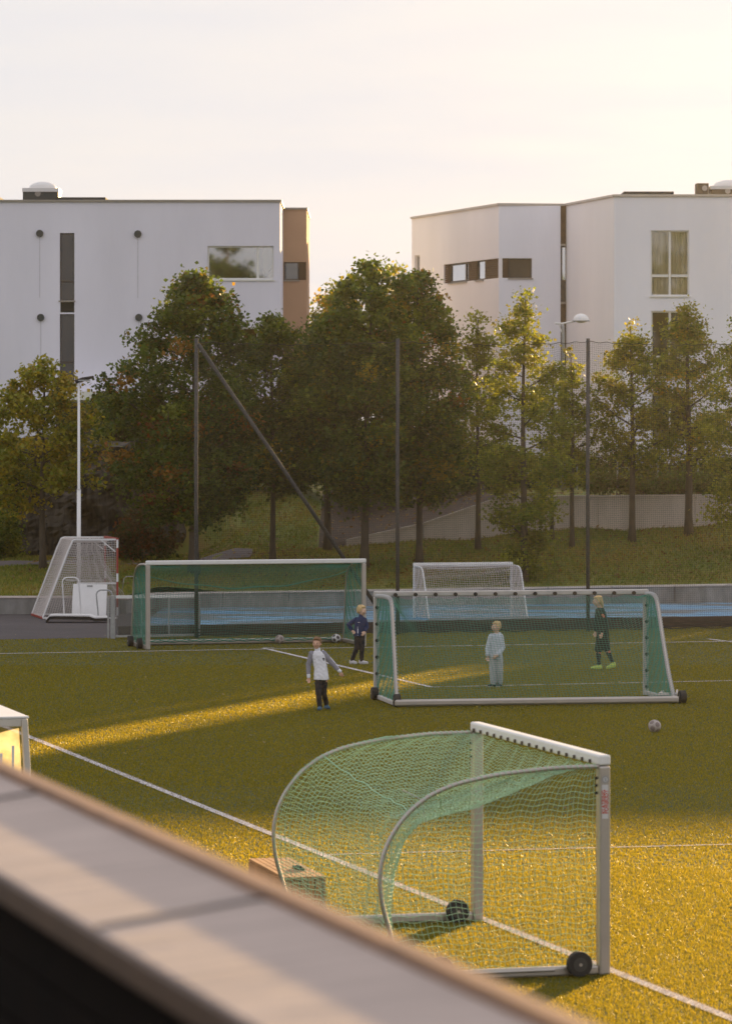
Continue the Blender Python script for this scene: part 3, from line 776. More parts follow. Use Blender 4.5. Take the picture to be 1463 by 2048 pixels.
for s, L in ((-.10, .27), (g1.W - .13, .25), (-.10, 1.62), (g1.W + .10, 1.70)): wheel(g1.root, g1.at(s, L, .125), ax1, .122, .075)
cell = .056
grids = [side_grid(g1, .0, pr1, cell, .04), side_grid(g1, g1.W, pr1, cell, -.04)]
# roof and back net: follows the supports at the ends, sags and hangs in between
hang = smoothline([(0.0, 1.95), (.35, 1.64), (.8, 1.44), (1.2, 1.36), (1.45, 1.30), (1.58, 1.12), (1.64, .85), (1.70, .6), (1.80, .3), (1.98, .10)], 80)
rows = 80; cols_ = int(g1.W / cell)
pe = resample(pr1, rows); ph = resample(hang, rows)
gr = np.zeros((rows, cols_, 3))
for j in range(cols_):
    tt = j / (cols_ - 1); b = min(1, (math.sin(math.pi * tt)) ** .75 * 1.02); b *= 1
    for i in range(rows):
        L, z = pe[i] * (1 - b) + ph[i] * b
        gr[i, j] = g1.at(tt * g1.W + .012 * math.sin(i * .8), max(L, .03) + .01 * math.sin(j * .9 + i * .4), z + .010 * math.sin(j * .55) * math.sin(math.pi * i / rows) * b + .008 * math.sin(j * 1.3 + i))
net_panels(g1, 'net', grids + [gr], .0025, M['net_near'])
ri = int(np.argmin(np.abs(ph[:, 0] - 1.40) + (ph[:, 1] < 1.35) * 9))
V, Fc = strands(gr[ri][None], .007, 5); link('net_rope', fast_mesh('net_rope', V - np.array(world_loc(g1.root)), Fc), M['net_near'], g1.root)
# cord that holds the middle of the net, with a knot
V, Fc = strands(np.array([resample([g1.at(.75, 1.75, 1.72), g1.at(.8, 1.55, 1.62), g1.at(.82, 1.5, 1.40)], 12)]), .006, 5)
link('net_cord', fast_mesh('net_cord', V - np.array(world_loc(g1.root)), Fc), M['rope'], g1.root)
# clips under the crossbar and along the posts
for k in range(17):
    s = .18 + k * (g1.W - .3) / 16
    p_ = g1.at(s, .062, 2.005); MB().bar(p_, p_ + np.array([*(g1.bk * .02), 0]), .022, .035).build('net_clip', M['clip'], g1.root)
for k in range(3):
    for s in (0, g1.W):
        p_ = g1.at(s, .06, 1.86 - k * .07); MB().bar(p_, p_ + np.array([*(g1.bk * .02), 0]), .02, .025).build('net_clip', M['rubber'], g1.root)
# sticker on the near post: round pictogram, red capitals
pface = g1.at(-.0595, 0, 0); fx = np.array([*(-g1.bk), 0.0]); nrm = np.array([*(-g1.t), 0.0])
def onpost(a, z, o=.002): return pface + fx * a + np.array([0, 0, z]) + nrm * o
M['sticker'] = mat('sticker', (.62, .6, .6), .5); M['stickred'] = mat('sticker_red', (.55, .07, .04), .5); M['stickgrey'] = mat('sticker_grey', (.32, .34, .38), .5)
stk = MB().add([onpost(-.032, 1.48), onpost(.03, 1.48), onpost(.03, 1.80), onpost(-.032, 1.80)], [(0, 1, 2, 3)]).build('warning_sticker', M['sticker'], g1.root)
ring = []
for k in range(28):
    w = 2 * math.pi * k / 28
    for rr in (.033, .026): ring.append(onpost(.002 + rr * math.cos(w), 1.85 + rr * math.sin(w), .003))
MB().add(ring, [(2 * k, 2 * ((k + 1) % 28), 2 * ((k + 1) % 28) + 1, 2 * k + 1) for k in range(28)]).build('pictogram_ring', M['stickgrey'], stk)
MB().add([onpost(.002 + .022 * math.cos(w), 1.85 + .022 * math.sin(w), .0025) for w in np.linspace(0, 2 * math.pi, 20, endpoint=False)], [tuple(range(20))]).build('pictogram_disc', M['sticker'], stk)
MB().add([onpost(.002 + x_, 1.85 + y_, .0035) for x_, y_ in ((-.008, -.016), (.008, -.016), (.006, .004), (.011, .014), (-.011, .014), (-.006, .004))], [(0, 1, 2, 3, 4, 5)]).build('pictogram_figure', M['stickgrey'], stk)
def text(body, size, m, parent, origin, xd, yd, name='lettering', align='CENTER', bold=.0):
    cu = bpy.data.curves.new(name, 'FONT'); cu.body = body; cu.size = size; cu.align_x = align; cu.align_y = 'CENTER'; cu.offset = bold
    o = bpy.data.objects.new(name, cu); COL.objects.link(o)
    from mathutils import Matrix
    xd = Vector(xd).normalized(); yd = Vector(yd).normalized(); zd = xd.cross(yd)
    mtx = Matrix((xd, yd, zd)).transposed()
    dg = bpy.context.evaluated_depsgraph_get(); me = bpy.data.meshes.new_from_object(o.evaluated_get(dg)); bpy.data.objects.remove(o)
    me.transform(mtx.to_4x4()); me.materials.clear(); me.materials.append(m)
    q = bpy.data.objects.new(name, me); COL.objects.link(q); q.parent = parent
    q.location = Vector(origin) - (world_loc(parent) if parent else Vector((0, 0, 0))); return q
text('KLATRING', .047, M['stickred'], stk, onpost(-.016, 1.64, .004), (0, 0, 1), -fx, bold=.001)
text('FORBUDT', .050, M['stickred'], stk, onpost(.013, 1.64, .004), (0, 0, 1), -fx, bold=.001)

# --- left far goal (mouth towards the camera) --------------------------------
pa = G(296, 1300); pb = np.array([X_(727, pa[1] + 1.35), pa[1] + 1.35, 0])
t = (pb - pa)[:2]; t /= np.linalg.norm(t); bk = np.array([-t[1], t[0]])
g2 = Goal('training_goal', pa, pb, bk, 1.93, 'green-netted goal on the far left with its mouth towards the camera', post=.10, group='green netted training goals')
prof2 = smoothline([(0.0, 1.92), (.45, 1.93), (.95, 1.90), (1.3, 1.80), (1.5, 1.6), (1.58, 1.3), (1.63, .9), (1.72, .4), (1.80, .08)], 50)
for s in (0, g2.W):
    MB().tube([g2.at(s, max(L, .04), z) for L, z in prof2], .026, 10).build('net_support', M['alu'], g2.root, smooth=True)
    MB().bar(g2.at(s, .05, .055), g2.at(s, 1.85, .055), .09, .09).build('side_base_bar', M['alu'], g2.root, bevel=.015)
MB().bar(g2.at(.05, 1.82, .06), g2.at(g2.W - .05, 1.82, .06), .11, .12).build('rear_base_bar', M['alu'], g2.root, bevel=.03)
for s, L in ((-.10, .45), (-.10, 1.45), (g2.W + .10, .5)): wheel(g2.root, g2.at(s, L, .125), (*g2.t, 0), .125, .11)
cell = .06
hang2 = smoothline([(0.0, 1.91), (.5, 1.70), (.95, 1.40), (1.25, 1.28), (1.42, 1.1), (1.5, .8), (1.6, .4), (1.8, .1)], 60)
pe = resample(prof2, 60); ph = resample(hang2, 60); cols_ = int(g2.W / cell)
gr = np.zeros((60, cols_, 3))
for j in range(cols_):
    tt = j / (cols_ - 1); b = math.sin(math.pi * tt) ** .8
    for i in range(60):
        L, z = pe[i] * (1 - b) + ph[i] * b
        gr[i, j] = g2.at(tt * g2.W, max(L, .03), z + .02 * math.sin(j * .3) * b * math.sin(math.pi * i / 60))
net_panels(g2, 'net', [side_grid(g2, 0, prof2, .05, .05), side_grid(g2, g2.W, prof2, .05, -.05), gr], .0036, M['net_green'])
ri = int(np.argmin(np.abs(ph[:, 0] - 1.10) + (ph[:, 1] < 1.2) * 9))
V, Fc = strands(gr[ri][None], .012, 5); link('net_rope', fast_mesh('net_rope', V - np.array(world_loc(g2.root)), Fc), M['net_green'], g2.root)
# net skirt lying on the rear bar
sk_ = np.zeros((3, 120, 3))
for i in range(3):
    for j in range(120): sk_[i, j] = g2.at(.3 + j / 119 * (g2.W - .5), 1.74 - .03 * i, .06 + .02 * i + .03 * math.sin(j * .35 + i) ** 2)
V, Fc = strands(sk_, .012, 4); link('net_hem', fast_mesh('net_hem', V - np.array(world_loc(g2.root)), Fc), M['net_green'], g2.root)

# --- middle goal (seen from behind) ------------------------------------------
pa = G(752, 1398); pb = G(1290, 1391)
t = (pb - pa)[:2]; t /= np.linalg.norm(t); bk = np.array([t[1], -t[0]])
g3 = Goal('training_goal', pa, pb, bk, 1.92, 'green-netted goal in the middle seen from behind, two boys visible through it', post=.10, postm='alu_worn', group='green netted training goals')
DL = 2.15
profL = smoothline([(0, 1.93), (.8, 1.96), (1.5, 1.95), (1.62, 1.85), (1.8, 1.2), (2.0, .5), (DL - .03, .1)], 44)
profR = smoothline([(0, 1.93), (.4, 1.95), (.75, 1.93), (.9, 1.82), (1.3, 1.15), (1.75, .5), (DL - .03, .1)], 44)
for s, pr in ((0, profL), (g3.W, profR)):
    pts = [g3.at(s, max(L, .04), z) for L, z in pr]
    sp = MB().tube(pts, .027, 10).build('net_support', M['alu'], g3.root, smooth=True)
    P3 = np.array(resample(pts, 700)); lace = np.array([P3[i] + .034 * np.array([math.cos(i * .5) * g3.t[0], math.cos(i * .5) * g3.t[1], math.sin(i * .5)]) for i in range(700)])
    V, Fc = strands(lace[None], .011, 4); link('lacing', fast_mesh('lacing', V - np.array(world_loc(sp)), Fc), M['rope'], sp)
    MB().bar(g3.at(s, .05, .06), g3.at(s, DL, .06), .09, .08).build('side_base_bar', M['alu_worn'], g3.root, bevel=.015)
MB().bar(g3.at(-.06, DL + .06, .085), g3.at(g3.W + .06, DL + .06, .085), .11, .125).build('rear_base_bar', M['alu'], g3.root, bevel=.035)
for s, L in ((-.08, .25), (.0, DL - .05), (g3.W + .16, DL - .05)): wheel(g3.root, g3.at(s, L, .12), (*g3.bk, 0) if False else (*g3.t, 0), .12, .12)
rows = 60; cols_ = int(g3.W / .06); gr = np.zeros((rows, cols_, 3)); pe0 = resample(profL, rows); pe1 = resample(profR, rows)
midp = resample(smoothline([(0.04, 1.90), (.25, 1.80), (.6, 1.55), (1.2, .95), (1.8, .4), (DL, .12)], 44), rows)
for j in range(cols_):
    tt = j / (cols_ - 1); e = lerp(pe0, pe1, tt); b = min(1, math.sin(math.pi * tt) * 2.6)
    q = e * (1 - b) + midp * b
    for i in range(rows):
        scal = .035 * abs(math.sin(math.pi * tt * 13)) * max(0, 1 - i / 7)
        gr[i, j] = g3.at(tt * g3.W, q[i, 0], q[i, 1] - scal + .012 * math.sin(j * .5 + i * .3))
net_panels(g3, 'net', [side_grid(g3, 0, profL, .045, .06), side_grid(g3, g3.W, profR, .045, .05), gr], .0034, M['net_green'])
for k in range(13):
    s = .35 + k * (g3.W - .6) / 12; p_ = g3.at(s, .055, 1.955)
    MB().disc(p_ + np.array([*(g3.bk * .03), 0]), (*g3.bk, 0), .036, .05, 10).build('net_clip', M['rubber'], g3.root)
for k in range(6):
    for s in (.0, g3.W - .0):
        p_ = g3.at(s, .06, 1.72 - k * .31); MB().disc(p_ + np.array([*(g3.bk * .02), 0]), (*g3.bk, 0), .032, .045, 10).build('net_clip', M['rubber'], g3.root)
# white rope bundle at the right rear foot
MB().tube([g3.at(g3.W + .05, 1.1, .15), g3.at(g3.W - .1, 1.45, .12), g3.at(g3.W + .1, 1.9, .14), g3.at(g3.W + .22, 1.5, .2)], [.03, .04, .045, .02], 8).build('net_bundle', M['net_white'], g3.root, smooth=True)

# --- white goal on the blue court ---------------------------------------------
pa = np.array([X_(828, 101.5), 101.5, 0]); pb = np.array([X_(1022, 102.2), 102.2, 0]); t = (pb - pa)[:2]; t /= np.linalg.norm(t); bk = np.array([t[1], -t[0]])
g4 = Goal('handball_goal', pa, pb, bk, 1.36, 'low white-netted goal standing on the blue court below the grass bank', post=.07, postm='white', group=None)
pr4 = smoothline([(0, 1.37), (.35, 1.38), (.7, 1.36), (.85, 1.25), (1.1, .7), (1.4, .06)], 40)
for s in (0, g4.W):
    MB().tube([g4.at(s, max(L, .04), z) for L, z in pr4], .022, 8).build('net_support', M['white'], g4.root, smooth=True)
MB().bar(g4.at(0, 1.4, .05), g4.at(g4.W, 1.4, .05), .05, .05).build('rear_base_bar', M['galv'], g4.root)
rows, cols_ = 46, int(g4.W / .065); gr = np.zeros((rows, cols_, 3)); pe = resample(pr4, rows)
for j in range(cols_):
    for i in range(rows):
        tt = j / (cols_ - 1); gr[i, j] = g4.at(tt * g4.W, pe[i, 0] - .12 * math.sin(math.pi * tt) * math.sin(math.pi * i / rows), pe[i, 1] - .08 * math.sin(math.pi * tt) * math.sin(math.pi * i / rows) + .02 * math.sin(i * .9 + j * .12))
net_panels(g4, 'net', [side_grid(g4, 0, pr4, .06), side_grid(g4, g4.W, pr4, .06), gr], .0050, M['net_white'])

# --- handball goal on the yard, seen from its side ------------------------------
D5 = 100.9
def q5(u, v, far=0.0):
    p_ = P(u, v, D5); return p_ + far * np.array([-.45, 1.9, 0])
hg = empty('handball_goal', (X_(235, D5), D5, 0), 'tall white-netted goal with a red post seen from the side on the yard', 'handball goal')
zt5 = Z_(1079, D5)
XF, XB, XT = X_(235, D5), X_(86, D5), X_(152, D5)
def b5(x, z, f): return np.array([x - .45 * f, D5 + 1.9 * f, z])
for f in (0., 1.):
    post = empty('post', (0, 0, 0)); bpy.data.objects.remove(post)
    n = 9
    pp = MB()
    for k in range(n): pp.bar(b5(XF, .1 + (zt5 - .1) * k / n, f), b5(XF, .1 + (zt5 - .1) * (k + 1) / n - .002, f), .05, .05, up=(0, 1, 0), mi=0 if k % 4 else 1)
    pp.build('post', [M['red'], M['white']], hg)
    MB().bar(b5(XF - .04, zt5, f), b5(XT, zt5, f), .045, .045).build('top_side_bar', M['white'], hg)
    MB().tube([b5(XT, zt5, f), b5(XT - .08, zt5 - .03, f), b5(XT - .2, zt5 - .3, f), b5(XB, .04, f)], .024, 8).build('rear_strut', M['white'], hg)
    MB().bar(b5(XF, .04, f), b5(XB, .04, f), .045, .045).build('base_bar', M['white'], hg)
    MB().bar(b5(XF - .05, zt5 - .32, f), b5(XF - .42, zt5 - .02, f), .03, .03).build('corner_brace', M['white'], hg)
    MB().bar(b5(XF - .03, .95, f), b5(XB + .9, .95, f), .03, .03).build('middle_bar', M['white'], hg)
MB().bar(b5(XF, zt5 + .002, 0), b5(XF, zt5 + .002, 1), .07, .07).build('crossbar', M['red'], hg)
MB().bar(b5(XB, .04, 0), b5(XB, .04, 1), .05, .05).build('rear_base_bar', M['red'], hg)
def XBk(z): return float(np.interp(z, [.04, zt5 - .3, zt5 - .03, zt5], [XB, XT - .2, XT - .08, XT]))
grids = []
for f in (0., 1.):
    n1, n2 = 34, 30; a = np.zeros((n1, n2, 3))
    for i in range(n1):
        z = .05 + (zt5 - .06) * i / (n1 - 1); xb = XBk(z)
        for j in range(n2): a[i, j] = b5(xb + (XF - .03 - xb) * j / (n2 - 1), z + .008 * math.sin(j), f)
    grids.append(a)
n1, n2 = 48, 26; a = np.zeros((n1, n2, 3))
for i in range(n1):
    z = .05 + (zt5 - .05) * i / (n1 - 1)
    for j in range(n2): a[i, j] = b5(XBk(z) + .10 * math.sin(math.pi * j / (n2 - 1)) * math.sin(math.pi * i / n1), z + .02 * math.sin(math.pi * j / (n2 - 1)), j / (n2 - 1))
grids.append(a)
# roof
a = np.zeros((18, 20, 3))
for i in range(18):
    for j in range(20): a[i, j] = b5(XT + (XF - .2 - XT) * i / 17, zt5 - .10 * math.sin(math.pi * j / 19), j / 19)
grids.append(a)
# drape of inner net that hangs in front of the back net
a = np.zeros((44, 26, 3))
for i in range(44):
    f = i / 43
    for j in range(26):
        w = j / 25; x = XT + .35 - .05 + (w * (.42 + .75 * f ** 1.3)); a[i, j] = b5(x + .02 * math.sin(i * .7), zt5 - .08 - f * (zt5 - .6) - .06 * (w - .5) ** 2, .45 + .12 * math.sin(w * 22))
link('net', net_mesh('net', grids, .0060, world_loc(hg)), M['net_white'], hg)
link('net_drape', net_mesh('net_drape', [a], .0065, world_loc(hg)), M['net_white'], hg)

# --- ball-stop net on poles ------------------------------------------------------
nd = np.array([.957, .29]); n0 = np.array([X_(393, 92.35), 92.35])
def sn(u):
    k = (u - CX) / F; return (k * n0[1] - n0[0]) / (nd[0] - k * nd[1])
bs = empty('ball_stop_net', (n0[0], n0[1], 0), 'tall dark ball-stop net on grey poles in front of the trees', 'ball net')
PS = [0.0, sn(795), sn(1175), sn(1175) + 5.2]
ZN = 7.22
for s in PS:
    q = n0 + nd * s; zt_ = Z_(677, q[1])
    MB().tube([(q[0], q[1], 0), (q[0] - .01, q[1], zt_ * .5), (q[0], q[1], zt_)], .048, 10).build('net_pole', M['pole'], bs, smooth=True)
q = n0 + nd * 0; e = n0 + nd * sn(712)
bq = n0 + nd * (sn(752) )
MB().tube([(q[0] + .04, q[1] - .02, Z_(688, q[1])), (bq[0], bq[1] + .1, Z_(1212, bq[1]))], .048, 10).build('brace_pole', M['pole'], bs, smooth=True)
def ztop(s):
    i = np.searchsorted(PS, s) - 1; i = min(max(i, 0), 2); f = (s - PS[i]) / (PS[i + 1] - PS[i])
    q1 = (n0 + nd * s)[1]; return Z_(683, q1) - .16 * 4 * f * (1 - f) * .5 - .035 * abs(math.sin(s * 7.5))
Lh = np.arange(0.0, PS[-1], .052); nk = 16
vert = np.zeros((len(Lh), nk, 3))
for i, s in enumerate(Lh):
    q = n0 + nd * s; zt_ = ztop(s)
    for k in range(nk):
        z = zt_ * (1 - k / (nk - 1)); vert[i, k] = (q[0] + .012 * math.sin(k * 1.7 + i * .21), q[1] + .04 * math.sin(z * 1.3 + s * .8), z + .02)
ns = int(ZN / .052); kk = 110; hor = np.zeros((ns, kk, 3)); sk_s = np.linspace(0, PS[-1], kk)
for j, s in enumerate(sk_s):
    q = n0 + nd * s; zt_ = ztop(s)
    for i in range(ns):
        z = zt_ * i / (ns - 1); hor[i, j] = (q[0], q[1] + .04 * math.sin(z * 1.3 + s * .8), z + .02 + .012 * math.sin(s * 2.1 + i * .37) * (i < ns - 1))
V1, F1 = strands(vert, .0022); V2, F2 = strands(hor, .0022)
link('net', fast_mesh('net', np.concatenate([V1, V2]) - np.array(world_loc(bs)), np.concatenate([F1, F2 + len(V1)])), M['net_dark'], bs)
tp = np.array([[*(n0 + nd * s), ztop(s) + .02] for s in np.linspace(0, PS[-1], 260)])
V, Fc = strands(tp[None], .009, 5); link('top_rope', fast_mesh('top_rope', V - np.array(world_loc(bs)), Fc), M['net_dark'], bs)
# bunched foot of the net
bb_ = np.array([[[*(n0 + nd * s + np.array([.02 * math.sin(s * 9 + i), .03 * math.cos(s * 5 + i)])), .05 + .05 * i + .02 * math.sin(s * 6 + i * 2)] for s in np.linspace(0, PS[-1], 150)] for i in range(4)])
V, Fc = strands(bb_, .012, 5); link('net_foot', fast_mesh('net_foot', V - np.array(world_loc(bs)), Fc), M['net_dark'], bs)

# ------------------------------------------------------------------ balls
icos = []
ph_ = (1 + 5 ** .5) / 2
for a in (-1, 1):
    for b in (-ph_, ph_): icos += [(0, a, b), (a, b, 0), (b, 0, a)]
icos = [Vector(v).normalized() for v in icos]
def ball(u, vbot, label, mw, md, dd=None, rad=.108):
    d = dd or (H * F / (vbot - HY)); x = X_(u, d)
    import bmesh
    bm = bmesh.new(); bmesh.ops.create_icosphere(bm, subdivisions=4, radius=rad); me = bpy.data.meshes.new('football')
    for f in bm.faces:
        c = f.calc_center_median().normalized(); f.smooth = True
        cc = Vector((c.x * .8 + c.z * .6, c.y, c.z * .8 - c.x * .6))
        f.material_index = 1 if max(cc.dot(q) for q in icos) > .925 else 0
    for v in bm.verts:
        c = v.co.normalized(); cc = Vector((c.x * .8 + c.z * .6, c.y, c.z * .8 - c.x * .6)); dts = sorted([cc.dot(q) for q in icos])[-2:]
        if dts[1] - dts[0] < .02: v.co *= .985
    bm.to_mesh(me); bm.free(); me.materials.append(mw); me.materials.append(md)
    o = bpy.data.objects.new('football', me); COL.objects.link(o); o.location = (x, d, rad); tag(o, label, 'ball', 'footballs on the pitch')
M['ballw'] = mat('ball_white', (.68, .66, .66), .45, var=.08, vscale=20); M['ballg'] = mat('ball_grey', (.42, .36, .33), .55, var=.2, vscale=16)
M['balld'] = mat('ball_dark', (.05, .05, .06), .5); M['ballp'] = mat('ball_patch', (.22, .17, .16), .6)
ball(1308, 1465, 'scuffed grey-brown football lying alone on open turf, right of the net', M['ballg'], M['ballp'])
ball(672, 1286, 'white and black football inside the far left goal beside its net support', M['ballw'], M['balld'])
ball(559, 1288, 'worn greyish football by the rear bar of the far left goal', M['ballg'], M['ballp'])

# ------------------------------------------------------------------ lamp posts
lp = empty('lamp_post', (X_(158, 103.05), 103.05, 0), 'white stepped lamp post with a flat dark head beside the yellowing maple', 'street lamp', 'lamp posts')
lx = X_(158, 103.05); zt_ = Z_(765, 103.05); zm = Z_(980, 103.05)
MB().tube([(lx, 103.05, 0), (lx, 103.05, zm)], [.058, .052], 12).build('lower_pole', M['white'], lp, smooth=True)
MB().tube([(lx, 103.05, zm - .001), (lx, 103.05, zm + .04), (lx, 103.05, zt_)], [.056, .038, .032], 12).build('upper_pole', M['white'], lp, smooth=True)
hd = MB().tube([(lx - .09, 103.05, Z_(764, 103.05)), (lx + .1, 103.05, Z_(759, 103.05)), (lx + .40, 103.05, Z_(753.5, 103.05))], [.055, .06, .03], 8).build('lamp_head', M['rubber'], lp, smooth=True)
hd.scale = (1, 1, 1)
MB().box(lx - .01, 102.95, Z_(759, 103.05) - .045, lx + .3, 103.15, Z_(758, 103.05) - .02).build('lamp_glass', M['galv'], lp)
DL2 = 124.0
lx2 = X_(1125, DL2); zb_ = float(tz(lx2, DL2))
lp2 = empty('lamp_post', (lx2, DL2, zb_), 'pale lamp post with side arm and domed white head before the right building', 'street lamp', 'lamp posts')
MB().tube([(lx2, DL2, zb_), (lx2, DL2, Z_(655, DL2)), (lx2 - .02, DL2, Z_(648, DL2))], [.075, .05, .05], 12).build('pole', M['galv'], lp2, smooth=True)
MB().tube([(lx2 - .25, DL2, Z_(647, DL2)), (lx2, DL2, Z_(647, DL2)), (X_(1150, DL2), DL2, Z_(641.5, DL2))], .03, 8).build('side_arm', M['white'], lp2, smooth=True)
MB().tube([(lx2 - .02, DL2, Z_(668, DL2)), (lx2 - .14, DL2, Z_(648, DL2))], .02, 6).build('arm_brace', M['white'], lp2)
cx2, cz2 = X_(1161, DL2), Z_(641, DL2)
hd2 = MB().ell((cx2, DL2, cz2), .26, .26, .22, 24, 8, half=True).build('lamp_dome', M['white'], lp2, smooth=True)
MB().disc((cx2, DL2, cz2 - .015), (0, 0, 1), .285, .03, 24).build('lamp_rim', M['galv'], hd2)
MB().ell((cx2, DL2, cz2 - .03), .16, .16, .05, 16, 6).build('lamp_glass', M['dome'], hd2, smooth=True)

# ------------------------------------------------------------------ flat sledge with hoops, board, hoop on the lawn
D6 = 99.4
sl = empty('hoop_sledge', (X_(150, D6), D6, 0), 'low white-edged flat sledge with two tubular hoops in front of the handball goal', 'sledge')
zl = Z_(1231, D6)
pts = [(X_(94, D6), .07), (X_(101, D6), .17), (X_(112, D6), zl), (X_(180, D6), zl - .01), (X_(192, D6), zl - .06), (X_(216, D6), zl - .05)]
tr = MB()
for a, b in zip(pts[:-1], pts[1:]): tr.obox((a[0], D6 - .3, a[1]), (b[0] - a[0], 0, b[1] - a[1]), (0, .6, 0), (0, 0, .035))
tr.build('white_deck', M['white'], sl)
tr = MB()
for a, b in zip(pts[:-1], pts[1:]): tr.obox((a[0], D6 - .28, a[1] - .075), (b[0] - a[0], 0, b[1] - a[1]), (0, .56, 0), (0, 0, .07))
tr.build('black_underside', M['rubber'], sl)
for (u0, u1, vt, m_) in ((125, 163, 1155, 'white'), (193, 229, 1180, 'galv')):
    x0, x1, zt2 = X_(u0, D6), X_(u1, D6), Z_(vt, D6); r_ = .13
    arc = [(x0 + .05, D6, zl)] + [(x0 + r_ - r_ * math.cos(w), D6, zt2 - r_ + r_ * math.sin(w)) for w in np.linspace(0, math.pi / 2, 7)] + [(x1 - r_ - .06 + r_ * math.sin(w), D6, zt2 - r_ + r_ * math.cos(w)) for w in np.linspace(0, math.pi / 2, 7)] + [(x1 - .01, D6, zl)]
    MB().tube(arc, .018, 8).build('hoop', M[m_], sl, smooth=True)
MB().bar((X_(162, D6), D6 + .1, .10), (X_(214, D6), D6 + .1, .12), .12, .09).build('runner', M['alu_worn'], sl)
bd = MB().add([(X_(143, 100.3), 100.35, .06), (X_(212, 100.3), 100.35, .06), (X_(213, 100.3), 100.6, Z_(1169, 100.5)), (X_(145, 100.3), 100.6, Z_(1168, 100.5)),
               (X_(143, 100.3), 100.38, .06), (X_(212, 100.3), 100.38, .06), (X_(213, 100.3), 100.63, Z_(1169, 100.5)), (X_(145, 100.3), 100.63, Z_(1168, 100.5))],
              [(0, 1, 2, 3), (5, 4, 7, 6), (0, 4, 5, 1), (1, 5, 6, 2), (2, 6, 7, 3), (3, 7, 4, 0)]).build('target_board', M['white'])
tag(bd, 'plain white board leaning upright against the handball goal behind the hoops', 'board')
text('TARGET', .055, M['rubber'], bd, (X_(179, 100.3), 100.575, Z_(1173, 100.4)), (1, 0, 0), (0, .17, 1), name='lettering') if False else None
MB().box(X_(173, 100.3), 100.57, Z_(1174, 100.4), X_(184, 100.3), 100.585, Z_(1171, 100.4)).build('small_print', M['galv'], bd)
hx0, hx1, dh = X_(243, 104.8), X_(268, 104.8), 104.8
hz = float(tz(hx0, dh))
o = MB().tube([(hx0, dh, hz - .1), (hx0 + .07, dh, Z_(1157, dh)), (hx0 + .14, dh, Z_(1153, dh)), (hx1, dh, Z_(1153, dh)), (hx1 + .1, dh, Z_(1157, dh)), (hx1 + .14, dh, hz - .1)], .012, 6).build('tube_hoop', M['galv'], None, smooth=True)
tag(o, 'thin grey tube hoop on the lawn edge left of the green goal', 'hoop')

# ------------------------------------------------------------------ player shelter, bench
sh = empty('player_shelter', (X_(52, 42.07), 42.07, 0), 'white-framed clear player shelter cut off by the left picture edge', 'shelter')
S0 = np.array([X_(52, 42.07), 42.07]); sd_ = np.array([-.27, .963]); sl_ = np.array([-.963, -.27]) * 1.0
def shp(a, b, z): q = S0 + sd_ * a + sl_ * b; return np.array([q[0], q[1], z])
M['shelterframe'] = mat('shelter_frame', (.60, .55, .50), .5, .2, var=.08, vscale=6)
def sbar(p, q, w, h, name='frame_bar', m='shelterframe'): return MB().bar(p, q, w, h).build(name, M[m], sh, bevel=.008)
Ls, Ws = 2.6, 1.25
MB().obox(shp(-.03, -.03, 1.975), (*(sd_ * (Ls + .06)), 0), (*(sl_ * (Ws + .06)), 0), (0, 0, .025)).build('roof_panel', M['white'], sh, bevel=.006)
for a in (0, Ls): sbar(shp(a, .05, 1.93), shp(a, Ws - .05, 1.93), .05, .085)
for b in (0.02, Ws - .02): sbar(shp(.05, b, 1.93), shp(Ls - .05, b, 1.93), .05, .085)
for a in (0.0, Ls):
    sbar(shp(a, .02, 1.97), shp(a, -.10, 0.0), .085, .07, 'corner_post'); sbar(shp(a, Ws - .02, 1.97), shp(a, Ws - .02, 0), .07, .07, 'corner_post')
def gpanel(p, q, r_, s_, name, m): return MB().add([p, q, r_, s_], [(0, 1, 2, 3)]).build(name, m, sh)
def plexi_scratched():
    m = bpy.data.materials.new('hazy_plexi'); m.use_nodes = True; t = m.node_tree; out = t.nodes['Material Output']; t.nodes.remove(t.nodes['Principled BSDF'])
    tr = t.nodes.new('ShaderNodeBsdfTransparent'); tr.inputs[0].default_value = (.85, .83, .76, 1)
    tl = t.nodes.new('ShaderNodeBsdfTranslucent'); tl.inputs[0].default_value = (.8, .74, .55, 1)
    co = t.nodes.new('ShaderNodeTexCoord'); n = t.nodes.new('ShaderNodeTexNoise'); n.inputs['Scale'].default_value = 3.5; n.inputs['Detail'].default_value = 7
    r = t.nodes.new('ShaderNodeMapRange'); r.inputs[1].default_value = .35; r.inputs[2].default_value = .7; r.inputs[3].default_value = .2; r.inputs[4].default_value = .7
    ms = t.nodes.new('ShaderNodeMixShader'); t.links.new(co.outputs['Object'], n.inputs['Vector']); t.links.new(n.outputs['Fac'], r.inputs[0]); t.links.new(r.outputs[0], ms.inputs[0])
    t.links.new(tr.outputs[0], ms.inputs[1]); t.links.new(tl.outputs[0], ms.inputs[2]); t.links.new(ms.outputs[0], out.inputs['Surface']); return m
M['hazy'] = plexi_scratched()
gpanel(shp(0, .06, 1.88), shp(0, Ws - .06, 1.88), shp(0, Ws - .06, .1), shp(0, .02, .1), 'side_panel', M['hazy'])
gpanel(shp(Ls, .06, 1.88), shp(Ls, Ws - .06, 1.88), shp(Ls, Ws - .06, .1), shp(Ls, .02, .1), 'side_panel', M['hazy'])
MB().obox(shp(.15, .45, .42), (*(sd_ * (Ls - .3)), 0), (*(sl_ * .4), 0), (0, 0, .05)).build('seat', M['wood'], sh)
